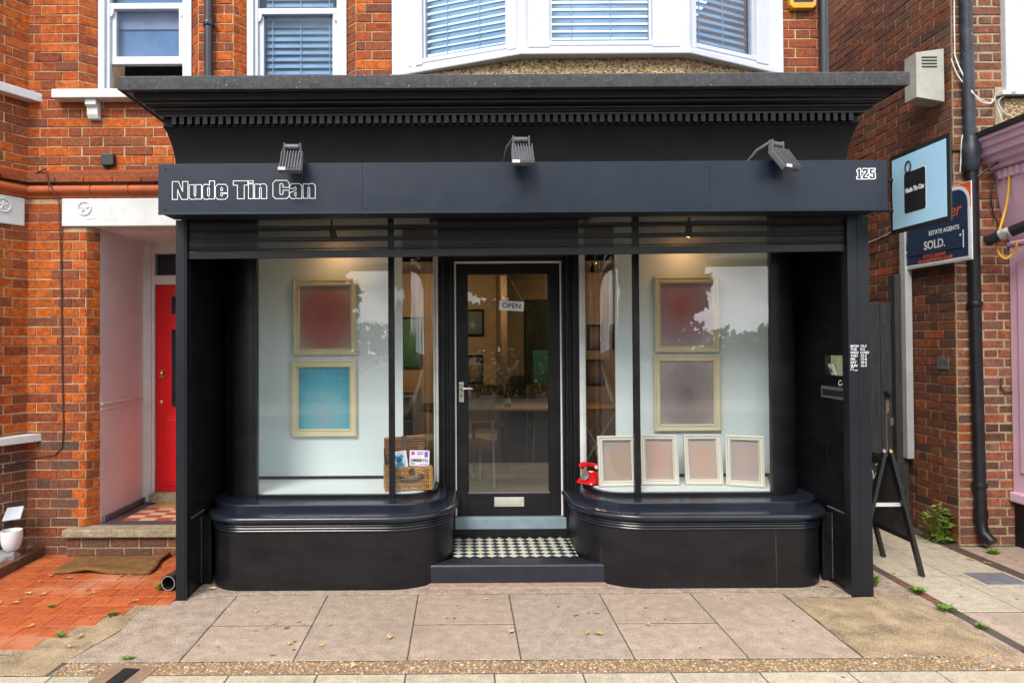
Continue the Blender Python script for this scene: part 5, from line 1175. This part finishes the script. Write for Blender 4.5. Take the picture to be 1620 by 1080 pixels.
# ================================================================ INSIDE THE SHOP
room = thing('shop_room', 'dim brown room with grey floor seen through the shop door', 'room', (.4, 8.0, .2))
RW = M('room_wall', (.36, .28, .19), .85, (.30, .235, .16), 2); RFl = M('room_floor', (.34, .33, .33), .5, (.28, .275, .27), 3)
boxo('floor', RFl, room, -1.88, 2.86, 5.45, 10.55, .19, .205); boxo('back_wall', RW, room, -1.88, 2.86, 10.2, 10.3, .2, 2.8); boxo('side_wall', RW, room, -1.89, -1.86, 5.45, 10.3, .2, 2.8); boxo('side_wall', RW, room, 2.84, 2.87, 5.45, 10.3, .2, 2.8)
boxo('ceiling', M('room_ceiling', (.42, .40, .37), .9), room, -1.88, 2.86, 5.40, 10.3, 2.70, 2.78)
boxo('pillar', RW, room, .52, .60, 8.9, 10.2, .2, 2.7); boxo('dark_doorway', DARK, room, .95, 1.75, 10.15, 10.195, .2, 2.3)
boxo('skirting', WHITE, room, -1.86, .52, 10.185, 10.2, .205, .30)
def picture(label, x0, x1, z0, z1, y, fm, am, fw=.05, depth=.03, group=None, inner=True, tilt=0, turn=0, name='picture_frame', cat='picture'):
    w, h = x1 - x0, z1 - z0
    m = Matrix.Translation(((x0 + x1) / 2, y, z0)) @ Matrix.Rotation(turn, 4, 'Z') @ Matrix.Rotation(tilt, 4, 'X')
    t = thing(name, label, cat, mat=m, group=group)
    fr = MB(); prof = [(0, 0), (0, -depth), (.010, -depth - .004), (.016, -depth + .004), (fw - .014, -depth + .006), (fw - .010, -depth - .001), (fw, -depth + .012), (fw, 0)]
    cs = [(-w / 2, 0), (w / 2, 0), (w / 2, h), (-w / 2, h)]; sg = [(1, 1), (-1, 1), (-1, -1), (1, -1)]; n = len(prof); vs = []; fs = []
    for (cx, cz), (a, b) in zip(cs, sg):
        for o, yy in prof: vs.append((cx + a * o, yy, cz + b * o))
    for c in range(4):
        for k in range(n): fs.append((c * n + k, ((c + 1) % 4) * n + k, ((c + 1) % 4) * n + (k + 1) % n, c * n + (k + 1) % n))
    fr.add(vs, fs).build('frame', fm, t, local=True)
    MB().box(-w / 2 + fw - .002, w / 2 - fw + .002, -.008, -.004, fw - .002, h - fw + .002).build('artwork', am, t, local=True)
    MB().box(-w / 2 + .004, w / 2 - .004, -.004, 0, .004, h - .004).build('backing', DARK, t, local=True)
    return t
A1 = M_art('art_red', [(0, (.28, .05, .045)), (.45, (.30, .10, .085)), (1, (.34, .31, .27))], .5, .48, .75)
A2 = M_art('art_blue', [(0, (.22, .33, .36)), (.35, (.14, .36, .42)), (.8, (.05, .30, .40)), (1, (.04, .24, .34))], .5, .22, .8)
A3 = M_art('art_redgrey', [(0, (.34, .09, .085)), (.45, (.30, .17, .20)), (1, (.38, .36, .37))], .38, .60, .8)
A4 = M_art('art_grey', [(0, (.13, .105, .11)), (.5, (.22, .185, .185)), (1, (.36, .33, .31))], .5, .45, .75)
picture('cream framed picture with a blurred red spot, left window top', -1.333, -.828, 1.575, 2.175, 5.398, CREAMF, A1, .052)
picture('cream framed picture in blue, lower left window', -1.348, -.832, .932, 1.532, 5.398, CREAMF, A2, .058)
picture('cream framed picture in red and mauve, right window top', 1.530, 2.042, 1.580, 2.178, 5.398, CREAMF, A3, .050)
picture('cream framed picture in dark grey, right window below the red one', 1.522, 2.046, .958, 1.556, 5.398, CREAMF, A4, .052)
B1 = M_art('art_brown', [(0, (.30, .215, .15)), (1, (.255, .22, .20))], .6, .4, .8); B2 = M_art('art_salmon', [(0, (.40, .23, .175)), (.5, (.36, .25, .205)), (1, (.31, .27, .245))], .45, .45, .8)
B3 = M_art('art_sand', [(0, (.40, .26, .19)), (1, (.33, .28, .24))], .5, .45, .8); B4 = M_art('art_taupe', [(0, (.33, .24, .20)), (1, (.26, .24, .235))], .5, .5, .8)
ZF = .588
picture('pale framed picture standing behind the right mullion beside the red telephone', 1.018, 1.31, ZF, ZF + .372, 5.10, PALEF, B1, .040, tilt=R(-7), turn=R(3))
picture('pale framed picture with a salmon print, second of the standing row', 1.352, 1.628, ZF, ZF + .372, 5.14, PALEF, B2, .040, tilt=R(-8), turn=R(-4))
picture('pale framed picture with a sand print, third of the standing row', 1.680, 1.960, ZF, ZF + .372, 5.14, PALEF, B3, .040, tilt=R(-8), turn=R(-2))
picture('pale framed picture turned aside at the right end of the standing row', 1.970, 2.235, ZF, ZF + .372, 5.065, PALEF, B4, .040, tilt=R(-8), turn=R(-20))
# wicker hamper with open lid
WK = M_pieces('wicker', [(0, (.44, .23, .07)), (.35, (.24, .10, .03)), (.7, (.50, .30, .11)), (1, (.34, .16, .05))], .55, .25, .2); WKD = M_pieces('wicker_lid', [(0, (.16, .065, .022)), (.5, (.24, .10, .035)), (1, (.12, .05, .018))], .6, .2, .2); LEA = M('dark_leather', (.025, .018, .015), .45)
hm = thing('wicker_hamper', 'open wicker hamper with leather straps in the left window', 'hamper', (-.405, 5.075, ZF), rz=R(9))
hw, hdp, hh = .168, .105, .165
for k in range(15):
    z = .008 + k * .0108; pts = []
    for (a, b, c, d_) in ((-hw, -hdp, hw, -hdp), (hw, -hdp, hw, hdp), (hw, hdp, -hw, hdp), (-hw, hdp, -hw, -hdp)):
        nn = 10
        for q in range(nn):
            f = q / nn; o = .0050 * (1 if (q + k) % 2 else -1); x = a + (c - a) * f; y = b + (d_ - b) * f
            pts.append((x + (o if a == c else 0) * (1 if x > 0 else -1), y + (o if b == d_ else 0) * (1 if y > 0 else -1), z))
    pts.append(pts[0]); MB().tube(pts, .0056, 6, False).build('weave', WK, hm, smooth=True, local=True)
for k in range(21):
    x_ = -hw + k * hw / 10; MB().tube([(x_, -hdp - .001, .004), (x_, -hdp - .001, hh)], .0042, 6).build('stake', WK, hm, local=True)
MB().tube([(-hw, -hdp, hh + .004), (hw, -hdp, hh + .004), (hw, hdp, hh + .004), (-hw, hdp, hh + .004), (-hw, -hdp, hh + .004)], .009, 8, False).build('rim', WK, hm, smooth=True, local=True)
MB().box(-hw + .004, hw - .004, -hdp + .004, hdp - .004, .002, hh - .045).build('base', WKD, hm, local=True)
lid = MB().hexa([(-hw, hdp + .0, hh), (hw - .02, hdp, hh), (hw - .02, hdp + .02, hh), (-hw, hdp + .02, hh), (-hw, hdp + .075, hh + .185), (hw - .02, hdp + .075, hh + .20), (hw - .02, hdp + .095, hh + .20), (-hw, hdp + .095, hh + .185)]).build('lid', WKD, hm, bevel=.006, local=True)
for k in range(11):
    f = k / 10; MB().tube([(-hw, hdp - .004 + .075 * f, hh + .01 + .175 * f), (hw - .02, hdp - .004 + .075 * f, hh + .012 + .185 * f)], .007, 6).build('lid_weave', WK if k == 10 else WKD, lid, local=True)
MB().extr([(-.03, hdp + .066, hh + .2), (.0, hdp + .066, hh + .2), (.012, hdp + .045, hh + .13), (-.035, hdp + .045, hh + .13)], (0, -.005, 0)).build('strap', LEA, hm, local=True)
for x_ in (-.055, .085): MB().lathe([(.021, -hdp - .012), (.021, -hdp - .017)], (x_, 0, .09 if x_ < 0 else .105), 14, 'Y').build('strap_tab', LEA, hm, local=True)
MB().lathe([(.023, -hdp - .012), (.023, -hdp - .018)], (.02, 0, .142), 14, 'Y').build('strap_tab', LEA, hm, local=True); MB().tube([(-.06, -hdp - .016, .09), (-.02, -hdp - .022, .085), (.05, -hdp - .022, .087), (.09, -hdp - .016, .11)], .010, 8).build('handle', LEA, hm, smooth=True, local=True)
MB().extr([(-hw - .004, -.02, hh), (-hw - .004, hdp, hh), (-hw - .004, hdp + .05, hh + .11)], (.004, 0, 0)).build('side_strap', LEA, hm, local=True)
# cards standing in the hamper
cd = thing('name_card', 'white card reading UMBERTO propped in the wicker hamper', 'card', mat=Matrix.Translation((-.317, 5.02, .762)) @ Matrix.Rotation(R(7), 4, 'Z') @ Matrix.Rotation(R(-12), 4, 'X') @ Matrix.Rotation(R(3), 4, 'Y'))
MB().box(-.073, .073, 0, .003, 0, .112).build('sheet', M('card_lilac_white', (.72, .70, .82), .5), cd, local=True); cm = W[cd]
tx = lambda s, sz, x, z, m_, **k: text('print', s, sz, cm @ face_front(x, -.0012, z), m_, cd, ext=.0003, **k)
tx('UMBERTO', .029, 0, .038, BLACKM, offset=.0013, sx=.95)
PUR = M('purple_ink', (.16, .08, .36), .5); REDI = M('red_ink', (.50, .06, .05), .5)
for a in ((-.062, -.036, .078, .102, REDI), (.036, .062, .062, .104, PUR), (-.02, .03, .094, .102, PUR), (-.02, .03, .082, .088, BLACKM), (-.065, -.03, .012, .017, BLACKM), (.0, .065, .008, .013, PUR)): MB().box(a[0], a[1], -.0012, -.0004, a[2], a[3]).build('print', a[4], cd, local=True)
MB().lathe([(.012, -.0012), (.012, -.0004)], (0, 0, .069), 16, 'Y').build('print', REDI, cd, local=True); MB().lathe([(.009, -.0018), (.009, -.0011)], (0, 0, .069), 16, 'Y').build('print', WHITE, cd, local=True)
bp = thing('small_picture', 'small white framed picture of a blue bear in the wicker hamper', 'picture', mat=Matrix.Translation((-.452, 4.992, .728)) @ Matrix.Rotation(R(8), 4, 'Z') @ Matrix.Rotation(R(-10), 4, 'X') @ Matrix.Rotation(R(-7), 4, 'Y'))
MB().box(-.060, .060, 0, .012, 0, .145).build('frame', WHITE, bp, bevel=.002, local=True); MB().box(-.050, .050, -.002, .001, .01, .134).build('print', M('print_pale', (.62, .76, .80), .4), bp, local=True)
BB1, BB2 = M('bear_blue', (.03, .30, .55), .4), M('bear_dark', (.02, .09, .20), .4)
for x_, z_, rx, m_, yy in ((0, .035, .034, BB1, -.004), (0, .085, .026, BB1, -.005), (-.021, .106, .012, BB1, -.0045), (.021, .106, .012, BB1, -.0045), (0, .082, .018, BB2, -.0065)): MB().lathe([(rx, yy), (rx * .9, yy - .002)], (x_, 0, z_), 18, 'Y').build('bear', m_, bp, local=True)
# red telephone
ph = thing('red_telephone', 'shiny red dial telephone at the inner corner of the right window', 'telephone', (.972, 5.19, ZF), rz=R(-50))
RT = M('red_plastic', (.62, .008, .010), .18, (.55, .006, .008), 3, coat=.5)
MB().hexa([(-.085, -.085, .004), (.085, -.085, .004), (.085, .07, .004), (-.085, .07, .004), (-.045, -.01, .095), (.045, -.01, .095), (.045, .05, .095), (-.045, .05, .095)]).build('body', RT, ph, bevel=.018, local=True)
MB().tube([(-.10, .02, .118), (-.075, .02, .135), (0, .02, .142), (.075, .02, .135), (.10, .02, .118)], [.026, .020, .015, .020, .026], 12).build('handset', RT, ph, smooth=True, local=True)
dl = MB().lathe([(.036, 0), (.036, -.006), (.016, -.009)], (0, 0, 0), 22, 'Y'); rm = Matrix.Translation((0, -.055, .062)) @ Matrix.Rotation(R(-38), 4, 'X'); dl.v = [tuple(rm @ Vector(v)) for v in dl.v]; dl.build('dial', STEEL, ph, local=True)
MB().lathe([(.014, -.012), (.014, -.0085)], (.07, 0, .135), 12, 'Y').build('mouthpiece', WHITE, ph, local=True)
# furniture and pictures in the room
WD = M('table_wood', (.34, .20, .085), .5, (.26, .15, .06), 4, stretch=(2, 12, 2)); WL = M('white_legs', (.80, .80, .80), .5)
tb = thing('work_table', 'wooden table with crossed white legs inside the shop', 'table', (.65, 7.6, .205))
boxo('top', WD, tb, -.45, 1.75, 7.25, 8.0, .925, .955, bevel=.004)
for x_ in (-.10, 1.45):
    for y_ in (7.35, 7.9):
        MB().tube([(x_ - .22, y_, .207), (x_ + .22, y_, .925)], .014, 8).build('leg', WL, tb); MB().tube([(x_ + .22, y_ + .02, .207), (x_ - .22, y_ + .02, .925)], .014, 8).build('leg', WL, tb)
def chair(label, x, y, rz):
    c = thing('chair', label, 'chair', (x, y, .205), rz=rz)
    MB().box(-.2, .2, -.2, .2, .43, .455).build('seat', WD, c, bevel=.01, local=True); MB().box(-.2, .2, .19, .212, .68, .93).build('backrest', WD, c, bevel=.01, local=True)
    for sx in (-.17, .17):
        for sy in (-.17, .18): MB().tube([(sx * 1.1, sy * 1.1, 0), (sx, sy, .43 if sy < 0 else .9)], .012, 8).build('leg', WL if sx < 0 else BLACKM, c, local=True)
chair('wooden chair with curved back behind the table inside the shop', .32, 8.35, 0); chair('wooden chair tucked behind the table seen right in the door', 1.02, 8.4, R(6)); chair('black and white legged chair before the table seen left in the door', .08, 6.95, R(200))
bt = thing('bottle', 'brown glass bottle standing on the wooden table inside', 'bottle', (.50, 7.45, .955))
MB().lathe([(.0, 0), (.035, 0), (.036, .01), (.036, .12), (.03, .15), (.015, .18), (.014, .23), (.016, .235), (.016, .245), (0, .245)], (.50, 7.45, .955), 16).build('glass', M('brown_bottle', (.06, .025, .012), .15), bt, smooth=True); MB().lathe([(.0368, .04), (.0368, .10)], (.50, 7.45, .955), 16).build('label', WHITE, bt, smooth=True)
AG = M_art('art_green', [(0, (.05, .20, .12)), (.6, (.02, .13, .07)), (1, (.01, .06, .04))]); AB = M_art('art_night', [(0, (.40, .34, .22)), (.22, (.06, .10, .14)), (.5, (.02, .06, .10)), (1, (.01, .03, .05))], .45, .4, .7); AK = M_art('art_brownwall', [(0, (.25, .18, .12)), (1, (.06, .05, .045))])
picture('dark framed night blue picture high on the back wall of the shop', .02, .34, 1.76, 2.16, 10.19, BLACKM, AB, .03); picture('dark framed picture below the night blue one on the back wall', .06, .32, 1.05, 1.48, 10.19, BLACKM, AK, .03)
picture('tall green abstract picture on the back wall seen through the left curved pane', -.98, -.58, 1.28, 2.05, 10.19, BLACKM, AG, .03); picture('small brown picture on the back wall seen through the right curved pane', 1.88, 2.12, 1.55, 1.92, 10.19, BLACKM, AK, .025); picture('small brown picture at the far right of the back wall', 2.25, 2.50, 1.55, 1.92, 10.19, BLACKM, AK, .025)
picture('small dark picture low on the back wall seen through the right curved pane', 1.86, 2.14, 1.02, 1.40, 10.19, BLACKM, AK, .025)
cab = thing('grey_cabinet', 'low grey cabinet beside the back wall inside the shop', 'cabinet', (-1.0, 9.6, .205)); boxo('carcass', M('cabinet_grey', (.34, .36, .38), .6), cab, -1.45, -.62, 9.3, 10.1, .205, .98, bevel=.006); boxo('top', WD, cab, -1.47, -.60, 9.28, 10.12, .98, 1.01, bevel=.004)
boxo('drawer', M('cabinet_dark', (.05, .05, .05), .6), cab, -1.40, -.67, 9.285, 9.299, .62, .92); boxo('drawer', MATS['cabinet_dark'], cab, -1.40, -.67, 9.285, 9.299, .28, .58)
shf = thing('shelf_unit', 'teal shelf unit with small bottles beside the doorway inside', 'shelf', (1.05, 9.4, .205)); boxo('side', M('teal', (.03, .16, .15), .6), shf, .98, 1.28, 9.3, 9.6, .205, 1.55)
for k in range(4): boxo('paper', WHITE, shf, 1.0, 1.03, 9.29, 9.299, .9 + k * .075, .925 + k * .075)
# ceiling track with lit spots
BULB = M_emit('warm_bulb', (1.0, .42, .10), 55)
def spot(label, x, y, z, aim, power=12, col=(1, .66, .36), ang=70, r=.03):
    t = thing('spotlight', label, 'spotlight', (x, y, z))
    d = (Vector(aim) - Vector((x, y, z))).normalized(); e = Vector((x, y, z)) + d * .09
    MB().tube([(x, y, z), tuple(e)], [.022, .030], 14, True).build('can', BLACKM, t, smooth=True); MB().tube([(x, y, z), (x, y, z + .06)], .008, 8).build('stem', BLACKM, t)
    MB().tube([tuple(e + d * .001), tuple(e + d * .004)], .024, 14).build('bulb', BULB, t)
    ld = bpy.data.lights.new('spot_lamp', 'SPOT'); ld.energy = power; ld.color = col; ld.spot_size = R(ang); ld.spot_blend = .8; ld.shadow_soft_size = r
    lo = bpy.data.objects.new('spot_lamp', ld); COL.objects.link(lo); lo.parent = t
    lo.matrix_basis = W[t].inverted() @ (Matrix.Translation(e + d * .012) @ d.to_track_quat('-Z', 'Y').to_matrix().to_4x4())
    return t
trk = tag(boxo('light_track', BLACKM, None, -1.4, 2.3, 7.98, 8.02, 2.62, 2.65), 'black ceiling track carrying the lit spotlights inside the shop', 'light track')
boxo('light_track_rail', BLACKM, trk, -1.2, 2.3, 7.99, 8.01, 2.65, 2.70)
for x_, a_, nm in ((-.72, (-.7, 10.2, 1.6), 'lit orange spotlight on the track left of the shop door'), (.2, (.2, 10.2, 1.6), 'lit spotlight on the track above the wooden table'), (1.55, (1.9, 10.2, 1.5), 'lit orange spotlight on the track seen through the right curved pane')):
    spot(nm, x_, 8.0, 2.55, a_, power=20, ang=95)
spot('lit spotlight aimed back at the shop window from the track', 1.2, 7.95, 2.55, (1.1, 6.5, .9), power=22, ang=110)
for s, lab in ((-1, 'spotlight at the top of the left display window'), (1, 'spotlight at the top of the right display window')):
    xx = XC + s * 1.36; spot(lab, xx, 5.16, 2.555, (xx + .05, 5.42, 2.0), power=.45, ang=140, col=(1, .74, .45), r=.04)
# ================================================================ WEEDS AND FALLEN LEAVES
def weed(label, x, y, z, n, h, spread, seed, broad=.5, upright=False):
    rnd = random.Random(seed); t = thing('weed', label, 'weed', (x, y, z)); mb = MB(); sm = MB()
    for i in range(n):
        a = rnd.uniform(0, 6.28); ln = h * rnd.uniform(.5, 1.1) * (1 if upright else .8); out = spread * rnd.uniform(.25, 1) * (1 if upright else .75)
        if upright:
            b = Vector((x + math.cos(a) * out, y + math.sin(a) * out * .6, z + h * rnd.uniform(.05, 1) * (1 - .45 * out / spread))); s = .022 * rnd.uniform(.7, 1.5)
            u = Vector((math.cos(a), math.sin(a) - .5, rnd.uniform(-.3, .6))).normalized() * s; w = u.cross(Vector((rnd.uniform(-.4, .4), rnd.uniform(-.4, .4), 1))).normalized() * s * .55
            mb.add([b - u, b + w, b + u * 1.1, b - w], [(0, 1, 2, 3)])
            if i % 6 == 0: sm.tube([(x, y, z), tuple((b + Vector((x, y, z))) / 2 + Vector((0, 0, .01))), tuple(b)], .002, 5)
        else:
            base = Vector((x + rnd.uniform(-.01, .01), y + rnd.uniform(-.01, .01), z)); tip = base + Vector((math.cos(a) * out, math.sin(a) * out, ln)); mid = (base + tip) / 2 + Vector((0, 0, ln * .3)); w = Vector((-math.sin(a), math.cos(a), 0)) * .0042 * broad * 2
            mb.add([base, mid - w, tip, mid + w], [(0, 1, 2, 3)])
    mb.build('leaves', LEAFG, t, fix=False)
    if sm.v: sm.build('stems', LEAFG, t)
weed('leafy green weed growing at the foot of the dark brick wall', 3.93, 5.62, .0, 230, .36, .15, 1, upright=True)
weed('green weed beside the black pipe end on the tiles', -2.05, 4.62, .004, 26, .06, .07, 2, 1.2); weed('small weed at the edge of the red tile path', -2.16, 4.20, .004, 26, .03, .06, 3, .8); weed('small weed in the corner of the tile path', -2.30, 3.90, .004, 24, .03, .06, 4, .8)
weed('green weed at the foot of the right shutter post', 2.78, 4.62, .002, 34, .10, .08, 5, 1.2); weed('low weed in the brick edging beside the shutter post', 2.99, 4.50, .006, 36, .04, .10, 6, 1); weed('flat weed further along the brick edging', 2.97, 4.20, .006, 44, .035, .10, 7, 1); weed('small weed near the end of the brick edging', 2.99, 3.95, .006, 26, .03, .06, 8, 1)
weed('green weed below the tall black downpipe', 4.12, 5.30, .0, 36, .05, .08, 9, 1); weed('tiny weed in the soil bed by the stone', -3.47, 4.96, .032, 14, .06, .03, 10, 1.4); weed('tiny weed on the step of the porch', -2.14, 5.325, .075, 14, .03, .02, 11, 1); weed('small green sprig lying on the grey concrete', -1.78, 3.63, .004, 20, .012, .05, 12, 1.0)
weed('small weed in the tile joints of the red path', -2.62, 4.34, .006, 16, .02, .05, 13, .7)
lm = []
for k in range(5):
    rnd = random.Random(40 + k); mb = MB(); n = 8; vs = [(0, 0, .006)]
    for i in range(n):
        a = i * 2 * math.pi / n; r = (.03 if i % 2 == 0 else .017 + .006 * (k % 2)) * rnd.uniform(.8, 1.2); vs.append((math.cos(a) * r * 1.25, math.sin(a) * r * .62, .003 + .012 * rnd.random()))
    mb.add(vs, [(0, 1 + i, 1 + (i + 1) % n) for i in range(n)]); me = mb.mesh('fallen_leaf', fix=False); me.materials.append(LEAFY); lm.append(me)
def leaf(x, y, z, s, label, group):
    o = link('fallen_leaf', random.choice(lm), None, None, Matrix.Translation((x, y, z)) @ Matrix.Rotation(random.uniform(0, 6.28), 4, 'Z') @ Matrix.Scale(s, 4))
    tag(o, label, 'leaf', group)
for i in range(34): leaf(random.uniform(-1.4, 2.1), random.uniform(3.48, 4.5), .003, random.uniform(.35, .95), 'small dry leaf scattered on the pinkish paving before the shop', 'dry leaves on the paving')
for i in range(26): leaf(random.uniform(-3.1, -2.1), random.uniform(3.75, 5.0), .008, random.uniform(.5, 1.0), 'yellow brown dry leaf scattered on the red tile path', 'dry leaves on the red tiles')
for i in range(22): leaf(random.uniform(2.86, 3.1) + (random.random() < .3) * .9, random.uniform(3.6, 5.4), .006, random.uniform(.4, .9), 'brown dry leaf lying along the edging of the right path', 'dry leaves by the edging')
for x_, y_, sd in ((2.44, 4.60, 'right'), (-1.70, 4.62, 'left')): leaf(x_, y_, .012, .9, 'curled brown leaf caught in the %s lobby corner at the foot of the shop' % sd, 'leaves in the lobby corners')
